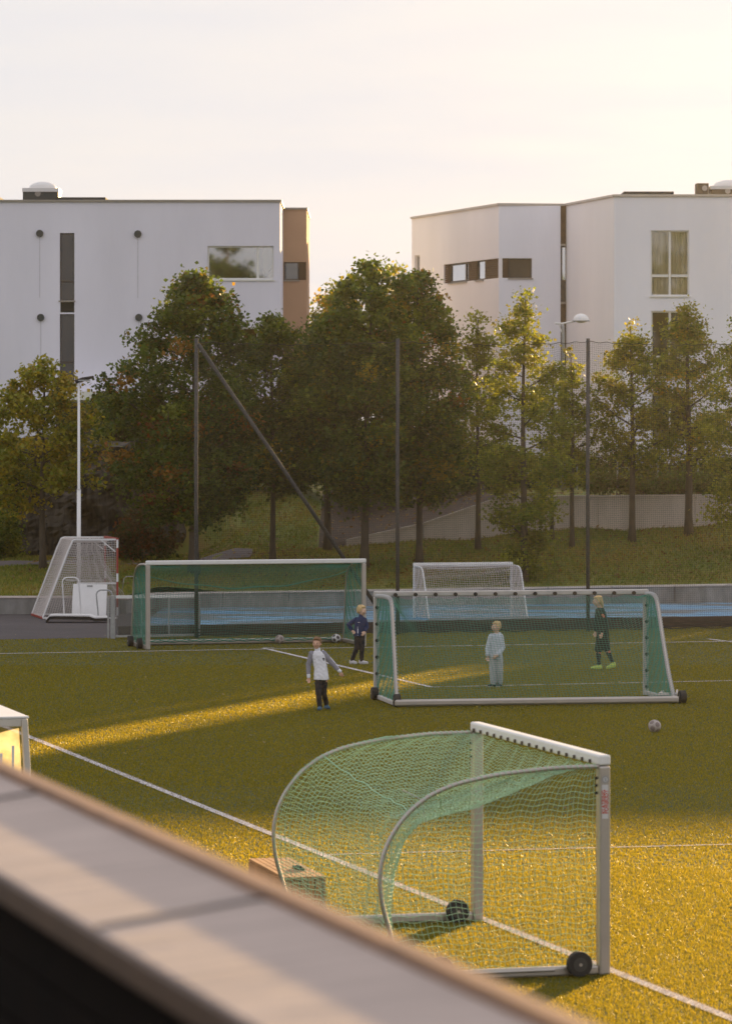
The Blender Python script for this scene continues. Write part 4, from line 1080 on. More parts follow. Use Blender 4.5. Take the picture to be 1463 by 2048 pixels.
# white lettering on the near side panel
for b0, b1, z0_, z1_ in ((.125, .16, 1.30, 1.68), (.255, .29, 1.30, 1.60)):
    c_ = (b0 + b1) / 2
    MB().add([shp(-.006, c_ - .016, z1_), shp(-.006, c_ + .016, z1_), shp(-.006, c_ + .009, z0_), shp(-.006, c_ - .009, z0_)], [(0, 1, 2, 3)]).build('painted_letter_stroke', M['white'], sh)

bn = empty('slatted_bench', (-1.1, 41.1, 0), 'low wooden box bench of slats beside the touchline, behind the nearest goal', 'bench')
q0 = G(497, 1717, .45)[:2]; q1 = G(566, 1755, .45)[:2]; Lb = q1 - q0; q3 = G(561, 1715, .45)[:2]; Wb = np.linalg.norm(G(647, 1751, .45)[:2] - q1)
lt = Lb / np.linalg.norm(Lb); wt = np.array([-lt[1], lt[0]]); wt = wt if wt[0] > 0 else -wt; LB = np.linalg.norm(Lb)
ns_ = 7
for k in range(ns_):
    o_ = q0 + wt * (Wb * (k + .08) / ns_)
    MB().obox((o_[0], o_[1], .425), (*(lt * LB), 0), (*(wt * Wb / ns_ * .84), 0), (0, 0, .026)).build('top_slat', M['wood'], bn)
for side in (0, 1):
    n = 22
    for k in range(n):
        o_ = q0 + wt * (0.0 if side == 0 else Wb - .022) + lt * (LB * (k + .06) / n)
        MB().obox((o_[0], o_[1], .02), (*(lt * LB / n * .86), 0), (*(wt * .022), 0), (0, 0, .40)).build('side_slat', M['wood'], bn)
for end in (0, 1):
    for k in range(5):
        o_ = q0 + lt * (0.026 if end == 0 else LB - .048) + wt * (.026 + (Wb - .052) * (k + .06) / 5)
        MB().obox((o_[0], o_[1], .02), (*(wt * (Wb - .052) / 5 * .86), 0), (*(lt * .022), 0), (0, 0, .40)).build('end_slat', M['wood'], bn)
o_ = q0 + wt * .05 + lt * .05
MB().obox((o_[0], o_[1], .0), (*(lt * (LB - .1)), 0), (*(wt * (Wb - .1)), 0), (0, 0, .41)).build('inner_box', M['interior'], bn)
o = MB(); w0 = G(598, 1739, .452)
o.tube([(w0[0] - .07, w0[1] + .1, .466), (w0[0], w0[1], .475), (w0[0] + .05, w0[1] - .12, .466)], [.012, .03, .012], 8)
o = o.build('crumpled_cloth', M['rubber'], None, smooth=True); tag(o, 'small dark crumpled cloth lying on the slatted bench top', 'cloth')

# ------------------------------------------------------------------ parapet of the terrace in front of the camera
hN = .95
def on_near(u, v): d = hN * F / (v - HY); return np.array([X_(u, d), d])
pN0 = on_near(0, 1747); pN1 = on_near(485, 2048); rdir = (pN1 - pN0) / np.linalg.norm(pN1 - pN0)
rdir = np.array([.2805, -.9599])
pA_ = on_near(190, 1858)
perp = np.array([.9599, .2805])
Wc, dz = .33, .045
def pp_(s, w, z): q = pA_ + rdir * s + perp * w; return (q[0], q[1], H - hN + z)
par = empty('terrace_parapet', (pA_[0], pA_[1], H - hN - 1.1), 'timber parapet with a wide weathered coping in the blurred foreground', 'parapet')
js = [-9.0, -5.4, -2.15, 0.0, 2.6, 5.0]
for a, b in zip(js[:-1], js[1:]):
    g_ = .006
    c = MB(); c.obox(pp_(a + g_, 0, -.025), np.array(pp_(b - g_, 0, 0)) - np.array(pp_(a + g_, 0, 0)), np.array(pp_(0, Wc, dz)) - np.array(pp_(0, 0, 0)), (0, 0, .025)); c.build('coping_board', M['coping'], par, bevel=.004)
    # dark strip over each joint, for the shadowed gap
    c = MB(); c.obox(pp_(b - .012, .004, .001), np.array(pp_(.02, 0, 0)) - np.array(pp_(0, 0, 0)), np.array(pp_(0, Wc - .008, dz)) - np.array(pp_(0, 0, 0)), (0, 0, .004)); c.build('joint_gap_strip', M['seam'], par)
a, b = js[0], js[-1]
L3 = np.array(pp_(b, 0, 0)) - np.array(pp_(a, 0, 0))
MB().obox(pp_(a, Wc + .002, dz - .09), L3, np.array(pp_(0, .05, 0)) - np.array(pp_(0, 0, 0)), (0, 0, .108)).build('outer_trim', M['trim'], par, bevel=.006)
MB().obox(pp_(a, -.012, -.058), L3, np.array(pp_(0, .02, 0)) - np.array(pp_(0, 0, 0)), (0, 0, .052)).build('inner_fascia', M['fascia'], par, bevel=.004)
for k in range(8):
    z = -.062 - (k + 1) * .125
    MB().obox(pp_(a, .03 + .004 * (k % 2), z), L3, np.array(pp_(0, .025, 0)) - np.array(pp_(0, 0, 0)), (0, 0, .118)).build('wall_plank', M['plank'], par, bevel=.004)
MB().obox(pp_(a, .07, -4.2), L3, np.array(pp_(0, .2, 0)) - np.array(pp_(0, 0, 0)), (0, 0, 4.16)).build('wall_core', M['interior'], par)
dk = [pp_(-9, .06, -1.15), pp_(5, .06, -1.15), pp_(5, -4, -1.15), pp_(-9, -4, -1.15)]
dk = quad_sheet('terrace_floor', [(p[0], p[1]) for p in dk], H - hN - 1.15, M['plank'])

# ------------------------------------------------------------------ trees
def tree(name, u, d, top_v, prof, n_leaf, leaf, cols, label, cat='tree', group='trees on the grass bank', seed=1, cu=None, trunk_r=.09, base_h=None, nclust=None, crad=.38, airy=.0, zbase=None, lean=0.0):
    """prof: list of (height fraction 0..1 of crown, half width in metres left, half width right); cols: (colour, weight) list"""
    rg = np.random.default_rng(seed); n_leaf = int(n_leaf * 1.35); leaf = leaf * .93
    if d < 150 and u > 930: cols = [((c[0] * 1.5, c[1] * 1.3, c[2] * 1.1), w) for c, w in cols]  # glow over the right-hand trees put into lighter, warmer leaf colours
    x0 = X_(u, d); zb = float(tz(x0, d)) if zbase is None else zbase
    zt_ = Z_(top_v, d); cxx = X_(cu if cu is not None else u, d)
    root = empty(name, (x0, d, zb), label, cat, group)
    prof = np.array(prof, float); zc0 = zb + (base_h or 1.6)
    pt_z = zt_ - .25
    # trunk
    tz_ = np.linspace(zb - .05, pt_z, 12); f = (tz_ - zb) / (pt_z - zb)
    tr = [(x0 + (cxx - x0) * max(ff, 0) ** 1.3 + .05 * math.sin(ff * 6 + seed) * ff, d + .04 * math.sin(ff * 5 + seed), z) for ff, z in zip(f, tz_)]
    rr = [trunk_r * (1.35 if i == 0 else 1) * (1 - .9 * ff) + .008 for i, ff in enumerate(f)]
    tk = MB(); tk.tube(tr, rr, 9)
    tra = np.array(tr)
    def trunk_at(z): return np.array([np.interp(z, tra[:, 2], tra[:, 0]), np.interp(z, tra[:, 2], tra[:, 1]), z])
    hts = lambda z: np.clip((z - zc0) / (zt_ - zc0), 0, 1)
    def half(z, ang):
        h = hts(z); l = np.interp(h, prof[:, 0], prof[:, 1]); r = np.interp(h, prof[:, 0], prof[:, 2])
        c = math.cos(ang); w = (l if c < 0 else r); wm = (l + r) / 2
        return abs(c) * w + (1 - abs(c)) * wm
    ncl = nclust or 70
    C = []; br = []
    nb_ = 20
    for k in range(nb_):
        z = zc0 + (zt_ - zc0) * (k + .2) / nb_ * .86; ang = k * 2.39996 + seed
        L = half(min(z + .25 * (zt_ - zc0) * .3, zt_), ang) * rg.uniform(.75, 1.02)
        p0 = trunk_at(z); rise = L * rg.uniform(.35, .75)
        p2 = p0 + np.array([math.cos(ang) * L, math.sin(ang) * L, rise]); p1 = (p0 + p2) / 2 + np.array([0, 0, -.06 * L])
        if p2[2] > zt_: p2[2] = zt_ - .1
        r0 = max(.012, trunk_r * .36 * (1 - .7 * hts(z)))
        tk.tube([p0, p1, p2], [r0, r0 * .7, .006], 5, cap=False)
        br.append((p0, p1, p2))
        for q in (.45, .7, .95):
            pb = p0 * (1 - q) ** 2 + 2 * q * (1 - q) * p1 + q * q * p2
            a2 = ang + rg.uniform(-1.2, 1.2); L2 = L * .4 * rg.uniform(.5, 1)
            pe_ = pb + np.array([math.cos(a2) * L2, math.sin(a2) * L2, L2 * rg.uniform(.1, .7)])
            tk.tube([pb, pe_], [r0 * .4 + .003, .004], 4, cap=False)
            C.append(pe_); C.append(pb + (pe_ - pb) * .5)
    tk.build('trunk', M['bark'], root, smooth=True)
    for q in (.12, .3, .55, .85, 1.2): C.append(trunk_at(zt_ - q) + np.array([rg.normal(0, .08), rg.normal(0, .08), 0]))
    while len(C) < ncl * 1.25:
        z = zc0 + (zt_ - zc0) * rg.uniform(0, 1) ** .9; ang = rg.uniform(0, 2 * math.pi); w = half(z, ang) * math.sqrt(rg.uniform(.15, 1)) * .95
        t0 = trunk_at(z); C.append(t0 + np.array([math.cos(ang) * w, math.sin(ang) * w, 0]))
    C = np.array(C)
    # keep inside the envelope
    for i in range(len(C)):
        t0 = trunk_at(C[i, 2]); dx = C[i, :2] - t0[:2]; ang = math.atan2(dx[1], dx[0]); h = half(C[i, 2], ang); L = np.hypot(*dx)
        if L > h: C[i, :2] = t0[:2] + dx / L * h
        C[i, 2] = min(C[i, 2], zt_ - .05)
    csize = rg.uniform(.45, 1.5, len(C)) * crad * (1 - .35 * hts(C[:, 2])); wgt = csize ** 2 / (csize ** 2).sum()
    # colour of each cluster
    cw = np.array([c[1] for c in cols], float); cw /= cw.sum(); cc = np.array([c[0] for c in cols], float)
    ccl = cc[rg.choice(len(cc), len(C), p=cw)]
    ci = rg.choice(len(C), n_leaf, p=wgt)
    off = rg.normal(0, 1, (n_leaf, 3)); off *= (csize[ci] * .55)[:, None]; off[:, 2] *= .62
    pos = C[ci] + off
    # a few leaves along the shoots that stand out of the outline
    own = cc[rg.choice(len(cc), n_leaf, p=cw)]
    col = ccl[ci] * .65 + own * .35; col *= rg.uniform(.7, 1.3, (n_leaf, 1))
    sz = leaf * rg.uniform(.65, 1.25, n_leaf)
    a1 = rg.uniform(0, 2 * math.pi, n_leaf); tilt = rg.normal(.5, .45, n_leaf)
    ax = np.stack([np.cos(a1) * np.cos(tilt), np.sin(a1) * np.cos(tilt), -np.sin(tilt)], 1)
    sd2 = np.cross(ax, rg.normal(0, 1, (n_leaf, 3)) * .55 + np.array([0, 0, 1])); sd2 /= np.linalg.norm(sd2, axis=1, keepdims=True)
    nn = np.cross(ax, sd2)
    s_ = sz[:, None]
    P0 = pos - ax * s_ * .5; P1 = pos + sd2 * s_ * .5 + ax * s_ * .08 + nn * s_ * .12; P2 = pos + ax * s_ * .6; P3 = pos - sd2 * s_ * .5 + ax * s_ * .08 + nn * s_ * .12
    V = np.stack([P0, P1, P2, P3], 1).reshape(-1, 3) - np.array([x0, d, zb])
    Fc = (np.arange(n_leaf) * 4)[:, None] + np.array([[0, 1, 2], [0, 2, 3]]).reshape(1, 6)
    me = fast_mesh('crown', V, Fc.reshape(-1, 3), np.repeat(col, 4, axis=0))
    link('crown', me, M['leaf'], root)
    return root

GR = (.080, .122, .018); GD = (.036, .064, .013); GL = (.18, .215, .028); YE = (.38, .27, .025); OR_ = (.30, .12, .02); RD = (.20, .05, .018); OL = (.12, .12, .024); YG = (.24, .23, .028)
wide = [(0, .5, .5), (.15, 1., 1.), (.4, 1., 1.), (.7, .72, .72), (.9, .4, .4), (1, .08, .08)]
def sc(pr, l, r): return [(h, a * l, b * r) for h, a, b in pr]
# tree(name, trunk u, distance, crown top v, ...)
tree('maple_tree', 86, 112.5, 716, sc([(0, .35, .35), (.15, 1, 1), (.45, 1, 1), (.7, .7, .75), (.88, .5, .35), (1, .1, .1)], 1.75, 1.75), 8500, .125, [(YG, 5), (YE, 4), (GL, 3), (GR, 1)],
     'yellowing maple on the left lawn behind the stepped lamp post', seed=3, base_h=1.75, trunk_r=.10, nclust=120, crad=.42)
tree('maple_tree', -28, 114, 780, sc(wide, 1.5, 1.25), 4000, .12, [(YG, 3), (YE, 1), (GL, 3)], 'yellow green tree cut off by the left picture edge', seed=9, base_h=1.5, nclust=90)
tree('maple_tree', 388, 110.5, 553, [(0, .9, .8), (.10, 2.0, 1.4), (.3, 2.75, 1.9), (.5, 2.7, 1.8), (.66, 2.2, 1.75), (.78, 1.25, 1.5), (.9, .95, 1.0), (1, .15, .3)], 26000, .125, [(GD, 4), (GR, 5), (GL, 1.6), (OR_, .35), (RD, .15)],
     'large dark green maple with reddish twigs, behind the leftmost net pole', seed=5, base_h=1.5, trunk_r=.15, nclust=330, crad=.44)
tree('maple_tree', 545, 113, 628, [(0, .9, .9), (.2, 1.5, 1.4), (.5, 1.4, 1.4), (.75, 1.1, 1.1), (.9, .5, .6), (1, .1, .1)], 13000, .12, [(GD, 3), (GR, 4), (GL, 1.5), (OL, 1), (YE, .3)],
     'dark maple with a slim trunk behind the diagonal brace pole', seed=6, base_h=2.0, trunk_r=.085, nclust=200, crad=.42)
tree('maple_tree', 655, 117, 640, [(0, .9, .9), (.2, 1.5, 1.5), (.5, 1.5, 1.5), (.75, 1.3, 1.3), (.9, .8, .8), (1, .15, .15)], 12000, .125, [(GD, 4), (GR, 4), (GL, 1), (OL, 1)],
     'maple left of the tallest tree, its dark trunk above the mulch bed', seed=16, base_h=2.2, trunk_r=.12, nclust=200, crad=.45)
tree('maple_tree', 728, 111.5, 524, [(0, .9, .9), (.15, 1.8, 1.6), (.4, 2.0, 1.8), (.6, 1.75, 1.6), (.78, 1.45, 1.35), (.9, .9, 1.2), (1, .12, .2)], 24000, .125, [(GD, 3), (GR, 5), (GL, 2.4), (OR_, .3), (YE, .3)],
     'tallest bushy maple between the two buildings, reddening near its top', seed=8, base_h=1.9, trunk_r=.12, nclust=320, crad=.44, cu=745)
tree('maple_tree', 838, 112.5, 548, [(0, .8, .8), (.2, 1.3, 1.25), (.5, 1.4, 1.35), (.75, 1.1, 1.15), (.9, .8, .75), (1, .15, .15)], 14000, .12, [(GD, 2), (GR, 4), (GL, 2.4), (OR_, .6), (YE, .5)],
     'orange tinged maple just right of the middle net pole', seed=12, base_h=1.8, trunk_r=.10, nclust=220, crad=.42)
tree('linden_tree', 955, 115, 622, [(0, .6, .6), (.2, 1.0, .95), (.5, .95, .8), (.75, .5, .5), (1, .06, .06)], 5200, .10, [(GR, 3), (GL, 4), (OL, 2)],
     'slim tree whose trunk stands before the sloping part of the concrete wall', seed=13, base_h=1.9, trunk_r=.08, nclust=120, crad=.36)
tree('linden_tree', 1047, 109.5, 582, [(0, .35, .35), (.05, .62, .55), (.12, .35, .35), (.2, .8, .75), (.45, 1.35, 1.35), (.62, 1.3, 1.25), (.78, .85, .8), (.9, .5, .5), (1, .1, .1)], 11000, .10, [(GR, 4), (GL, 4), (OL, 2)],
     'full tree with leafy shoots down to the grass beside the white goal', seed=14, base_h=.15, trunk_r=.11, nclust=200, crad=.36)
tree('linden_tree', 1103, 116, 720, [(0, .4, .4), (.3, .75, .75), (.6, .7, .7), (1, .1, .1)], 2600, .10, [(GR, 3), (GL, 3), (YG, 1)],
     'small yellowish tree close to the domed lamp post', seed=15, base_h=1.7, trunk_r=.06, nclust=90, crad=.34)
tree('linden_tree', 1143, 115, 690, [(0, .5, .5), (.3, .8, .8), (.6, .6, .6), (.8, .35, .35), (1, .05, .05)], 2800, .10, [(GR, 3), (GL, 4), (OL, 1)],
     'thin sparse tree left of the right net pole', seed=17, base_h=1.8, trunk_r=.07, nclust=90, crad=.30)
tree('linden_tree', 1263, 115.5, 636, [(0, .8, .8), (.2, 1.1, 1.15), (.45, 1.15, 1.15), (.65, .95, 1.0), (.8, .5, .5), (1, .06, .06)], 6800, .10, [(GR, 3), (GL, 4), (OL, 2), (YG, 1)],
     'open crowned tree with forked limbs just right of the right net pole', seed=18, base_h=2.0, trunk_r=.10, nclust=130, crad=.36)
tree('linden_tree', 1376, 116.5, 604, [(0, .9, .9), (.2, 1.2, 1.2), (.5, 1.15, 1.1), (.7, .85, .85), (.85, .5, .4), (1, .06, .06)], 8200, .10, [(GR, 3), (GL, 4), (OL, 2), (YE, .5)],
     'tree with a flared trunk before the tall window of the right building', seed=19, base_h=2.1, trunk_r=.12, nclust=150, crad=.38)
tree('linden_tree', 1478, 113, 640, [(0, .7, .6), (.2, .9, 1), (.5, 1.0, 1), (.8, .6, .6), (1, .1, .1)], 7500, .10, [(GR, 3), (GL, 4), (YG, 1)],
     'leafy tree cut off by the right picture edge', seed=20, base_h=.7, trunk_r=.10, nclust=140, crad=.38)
tree('birch_tree', 640, 168, 562, sc(wide, 1.6, 1.9), 6000, .15, [(YE, 2), (GL, 3), (OR_, 1)], 'far golden tree in the gap between the two buildings', group=None, seed=22, base_h=2, nclust=120, crad=.55, zbase=3.4, cu=665)
tree('birch_tree', 790, 170, 530, sc(wide, 1.6, 1.4), 6000, .15, [(YE, 1), (GL, 3)], 'far lit tree showing beside the left corner of the right building', group=None, seed=23, base_h=2, nclust=120, crad=.55, zbase=3.4)

tree('linden_tree', CX + 21.4 / 128 * F, 128, HY - (10.9 - H) * F / 128, sc(wide, .95, .95), 1500, .12, [(GR, 3), (GL, 3)], 'unseen tree added beyond the right picture edge to soften the sun streak', group=None, seed=51, base_h=2.2, nclust=60, crad=.4, zbase=2.9)  # added out of view; its leaves dapple the edge of the sun streak
# tall trees behind the terrace, mirrored in the windows across the pitch
for k, (x_, y_, h_, w_) in enumerate(((-11.5, -42, 20.5, 3.6), (-19, -46, 17, 4), (15, -44, 19, 4.5), (27, -48, 22, 5), (-34, -45, 20, 5))):
    tree('poplar_tree', CX + x_ / 100 * F, 100, HY - (h_ - H) * F / 100, sc(wide, w_, w_), 3500, .55, [(GD, 3), (GR, 3)], ('broad tree behind the terrace, mirrored in the wide left window', 'tree behind the terrace beside the parapet end', 'tree behind the terrace on the right', 'tallest tree behind the terrace, far right', 'outermost tree behind the terrace on the left')[k], group='trees behind the terrace', seed=40 + k, base_h=4, trunk_r=.3, nclust=120, crad=1.3, zbase=0.0).location = (x_, y_, 0)

# ------------------------------------------------------------------ shrubs and hedges
def shrub(name, x0, x1, y, depth, z0, z1, n, leaf, cols, label, cat, seed, lump=.25, fz=None):
    rg = np.random.default_rng(seed)
    root = empty(name, ((x0 + x1) / 2, y, z0), label, cat)
    nc = int((x1 - x0) * depth * 9) + 10
    C = np.stack([rg.uniform(x0, x1, nc), rg.uniform(y - depth / 2, y + depth / 2, nc), np.zeros(nc)], 1)
    h = z1 - z0; C[:, 2] = z0 + h * rg.uniform(.1, .88, nc) * (1 + lump * np.sin(C[:, 0] * 2.1 + seed) * .6)
    ci = rg.integers(0, nc, n); pos = C[ci] + rg.normal(0, .17, (n, 3)) * np.array([1, 1, .8])
    if fz is not None: pos[:, 2] += fz(pos[:, 0])
    cw = np.array([c[1] for c in cols], float); cw /= cw.sum(); cc = np.array([c[0] for c in cols], float)
    col = (cc[rg.choice(len(cc), nc, p=cw)][ci] * .6 + cc[rg.choice(len(cc), n, p=cw)] * .4) * rg.uniform(.7, 1.3, (n, 1))
    s_ = (leaf * rg.uniform(.6, 1.3, n))[:, None]; ax = rg.normal(0, 1, (n, 3)); ax /= np.linalg.norm(ax, axis=1, keepdims=True)
    sd2 = np.cross(ax, rg.normal(0, 1, (n, 3))); sd2 /= np.linalg.norm(sd2, axis=1, keepdims=True)
    V = np.stack([pos - ax * s_ * .5, pos + sd2 * s_ * .4, pos + ax * s_ * .6, pos - sd2 * s_ * .4], 1).reshape(-1, 3) - np.array([(x0 + x1) / 2, y, z0])
    Fc = (np.arange(n) * 4)[:, None] + np.array([[0, 1, 2], [0, 2, 3]]).reshape(1, 6)
    link('foliage', fast_mesh('foliage', V, Fc.reshape(-1, 3), np.repeat(col, 4, axis=0)), M['leaf'], root)
    st = MB()
    for k in range(max(4, int((x1 - x0) * 3))):
        x = rg.uniform(x0, x1); yy = y + rg.uniform(-.3, .3) * depth; st.tube([(x, yy, z0 - .1 + (fz(x) if fz else 0)), (x + rg.uniform(-.2, .2), yy, z0 + h * .7 + (fz(x) if fz else 0))], [.02, .008], 4, cap=False)
    st.build('stems', M['bark'], root)
    return root
BR = (.075, .045, .025)
shrub('hedge', X_(1170, 120), X_(1560, 120), 119.9, 1.6, 2.85, 3.55, 15000, .09, [(GR, 3), (OL, 3), (BR, 2)], 'low trimmed hedge on top of the pale concrete wall at right', 'hedge', 31)
shrub('hedge', X_(930, 126), X_(1560, 126), 127, 2.2, 2.95, 4.15, 20000, .11, [(GD, 2), (OL, 3), (BR, 2), (GR, 2)], 'taller loose hedge further back below the right building', 'hedge', 32)
shrub('shrub', X_(245, 117.3), X_(345, 117.3), 117.4, 1.6, .95, 2.9, 7000, .10, [(BR, 4), (RD, 1), (GD, 3)], 'reddish brown shrub in front of the dark rock face', 'shrub', 33)
shrub('shrub', X_(-20, 118), X_(30, 118), 117.6, 1.4, .95, 2.7, 4000, .10, [(GR, 4), (YG, 2)], 'green shrub at the left picture edge before the rock', 'shrub', 34)
shrub('shrub', X_(400, 126), X_(700, 126), 127, 2.4, 3.0, 5.6, 22000, .12, [(GD, 5), (BR, 2), (GR, 3)], 'dense dark shrubbery behind the maples in the middle', 'shrub', 35)
shrub('shrub', X_(690, 126), X_(960, 126), 126.5, 2.4, 2.9, 4.6, 16000, .12, [(GD, 5), (BR, 3), (GR, 2)], 'dark undergrowth above the mulch bed behind the sloping wall', 'shrub', 36)
shrub('shrub', X_(200, 124), X_(400, 124), 123.3, 1.6, 4.3, 6.0, 14000, .12, [(GD, 5), (GR, 3), (BR, 1)], 'dark shrubs on top of the rock face beside the large maple', 'shrub', 37)
# rail and little tables on the upper terrace
rl = empty('terrace_rail', (8, 124, 3), 'thin grey rail with posts behind the hedge at right', 'railing')
for k in range(9):
    x = 5.5 + k * 1.3; z = float(tz(x, 124.2)); MB().box(x - .02, 124.18, z, x + .02, 124.22, z + 1.05).build('rail_post', M['galv'], rl)
MB().bar((5.5, 124.2, 4.05), (15.9, 124.2, 4.05), .04, .04).build('handrail', M['galv'], rl)
for u, v, w in ((1349, 914, 20), (1421, 924, 17)):
    d = 132.0; x, z = X_(u, d), Z_(v, d)
    tb = empty('garden_table', (x, d, 3.1), 'white garden table on the upper terrace, ' + ('left of the flared tree trunk' if u < 1400 else 'right of the flared tree trunk'), 'table', 'garden tables')
    MB().disc((x, d, z), (0, 0, 1), w * d / F, .05, 20).build('table_top', M['white'], tb); MB().tube([(x, d, 3.1), (x, d, z - .026)], .04, 8).build('table_leg', M['white'], tb)

# ------------------------------------------------------------------ grass of the banks and fallen leaves
def blades(name, X, Y, Z, w, h, col, m, lean=.5):
    n = len(X); a = rng.uniform(0, 2 * math.pi, n); b = rng.uniform(0, 2 * math.pi, n)
    base = np.stack([X, Y, Z], 1); sd2 = np.stack([np.cos(a), np.sin(a), np.zeros(n)], 1) * (w / 2)[:, None]
    lean = lean * rng.uniform(.2, 1.8, n) * np.where(rng.random(n) < .3, 2.2, 1); hz_ = h / np.sqrt(1 + lean ** 2) * 1.15
    tip = base + np.stack([np.cos(b) * lean * hz_, np.sin(b) * lean * hz_, hz_], 1)
    V = np.stack([base - sd2, base + sd2, tip], 1).reshape(-1, 3); Fc = np.arange(n * 3).reshape(-1, 3)
    o = link(name, fast_mesh(name, V, Fc, np.repeat(col, 3, axis=0)), m); o['kind'] = 'stuff'; return o
n = 150000
Xg = rng.uniform(-11, 13, n); Yg = rng.uniform(0, 1, n) ** 1.0; y0 = back_wall_y(Xg) + .2; Yg = y0 + Yg * (np.where(Xg < -5, 119.3, 126) - y0)
keep = ~((Yg > UW - .15) & (Xg > -1.5)); pathm = (Xg < -3.4) & (Yg + -.03 * Xg > 114.15) & (Yg - .03 * Xg < 116.25); keep &= ~pathm
Xg, Yg = Xg[keep], Yg[keep]; Zg = tz(Xg, Yg) - .01; nb2 = len(Xg)
cc = np.array([(.055, .075, .016), (.085, .095, .022), (.11, .10, .03), (.10, .06, .022)]); patch = np.sin(Xg * 1.3 + 2 * np.sin(Yg * .6)) + np.sin(Xg * .5 - Yg * .9)
ix = np.clip((patch * .6 + 1.3 + rng.normal(0, .8, nb2)).astype(int), 0, 3)
blades('bank_grass', Xg, Yg, Zg, rng.uniform(.02, .05, nb2), rng.uniform(.04, .12, nb2), cc[ix] * rng.uniform(.7, 1.3, (nb2, 1)) * 2.2, M['bankblade'])
def litter(name, X, Y, Z, size, cols):
    n = len(X); a = rng.uniform(0, 2 * math.pi, n); s_ = size * rng.uniform(.6, 1.3, n); t1 = rng.normal(0, .35, n)
    ax = np.stack([np.cos(a), np.sin(a), t1], 1) * s_[:, None]; bx = np.stack([-np.sin(a), np.cos(a), rng.normal(0, .35, n)], 1) * s_[:, None] * .7
    p_ = np.stack([X, Y, Z + .02 + np.abs(t1) * s_ * .5], 1)
    V = np.stack([p_ - ax * .5, p_ + bx * .5, p_ + ax * .6, p_ - bx * .5], 1).reshape(-1, 3)
    Fc = (np.arange(n) * 4)[:, None] + np.array([[0, 1, 2], [0, 2, 3]]).reshape(1, 6)
    o = link(name, fast_mesh(name, V, Fc.reshape(-1, 3), np.repeat(np.array(cols)[rng.integers(0, len(cols), n)], 4, axis=0)), M['leaf']); o['kind'] = 'stuff'; return o
n = 5200; Xl = rng.uniform(-10, 13, n); Yl = np.where(rng.random(n) < .5, rng.uniform(107.5, 117.7, n), rng.uniform(110, 126, n)); k_ = Yl > back_wall_y(Xl) + .3; Xl, Yl = Xl[k_], Yl[k_]
litter('fallen_leaves', Xl, Yl, tz(Xl, Yl) + .03, .10, [(.22, .13, .03), (.16, .07, .02), (.25, .19, .05), (.12, .06, .03)])
n = 420; Yl = 38 + 56 * rng.uniform(0, 1, n) ** .8; Xl = rng.uniform(-.11, .11, n) * Yl
litter('fallen_leaves', Xl, Yl, np.zeros(n) + .012, .055, [(.35, .28, .12), (.30, .24, .15), (.2, .12, .04)])

# ------------------------------------------------------------------ turf fibres
def turf(d0, d1, dens, w, h):
    area = []
    xm = lambda y: .105 * y + 1.5
    n = int((d1 - d0) * 2 * xm((d0 + d1) / 2) * dens)
    Y = rng.uniform(d0, d1, n); X = rng.uniform(-1, 1, n) * xm(Y)
    k_ = Y < 94.4 + .32 * X; return X[k_], Y[k_], np.full(k_.sum(), w), np.full(k_.sum(), h)
parts = [turf(32, 38, 3800, .0078, .030), turf(38, 45, 3000, .009, .030), turf(45, 55, 1400, .014, .026), turf(55, 68, 1200, .018, .027), turf(68, 82, 900, .022, .024), turf(82, 99, 450, .028, .018)]
Xt = np.concatenate([p[0] for p in parts]); Yt = np.concatenate([p[1] for p in parts]); Wt = np.concatenate([p[2] for p in parts]); Ht = np.concatenate([p[3] for p in parts])
nT = len(Xt)
col = np.array([(.057, .072, .017), (.074, .086, .020), (.048, .064, .015)])[rng.integers(0, 3, nT)] * rng.uniform(.85, 1.15, (nT, 1))
onl = np.zeros(nT, bool)
for p_, q_, w_ in LINES:
    L = np.linalg.norm(q_ - p_); t = (q_ - p_) / L; dx = Xt - p_[0]; dy = Yt - p_[1]; s = dx * t[0] + dy * t[1]; c = np.abs(-dx * t[1] + dy * t[0]); onl |= (s > 0) & (s < L) & (c < w_ / 2 + rng.normal(0, .004, nT))
col[onl] = np.array([.50, .47, .46]) * rng.uniform(.8, 1.1, (onl.sum(), 1))
Hh = Ht * rng.uniform(.6, 1.2, nT); Hh[onl] *= 1.2
M['linefibre'] = leaf_mat('line_fibre', (.9, .8, .7), .4, .6, .3)
Wt = Wt * rng.uniform(.7, 1.3, nT); g_ = ~onl
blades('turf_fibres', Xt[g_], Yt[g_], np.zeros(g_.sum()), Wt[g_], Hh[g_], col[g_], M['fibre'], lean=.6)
blades('line_fibres', Xt[onl], Yt[onl], np.zeros(onl.sum()), Wt[onl], Hh[onl], col[onl], M['linefibre'], lean=.6)

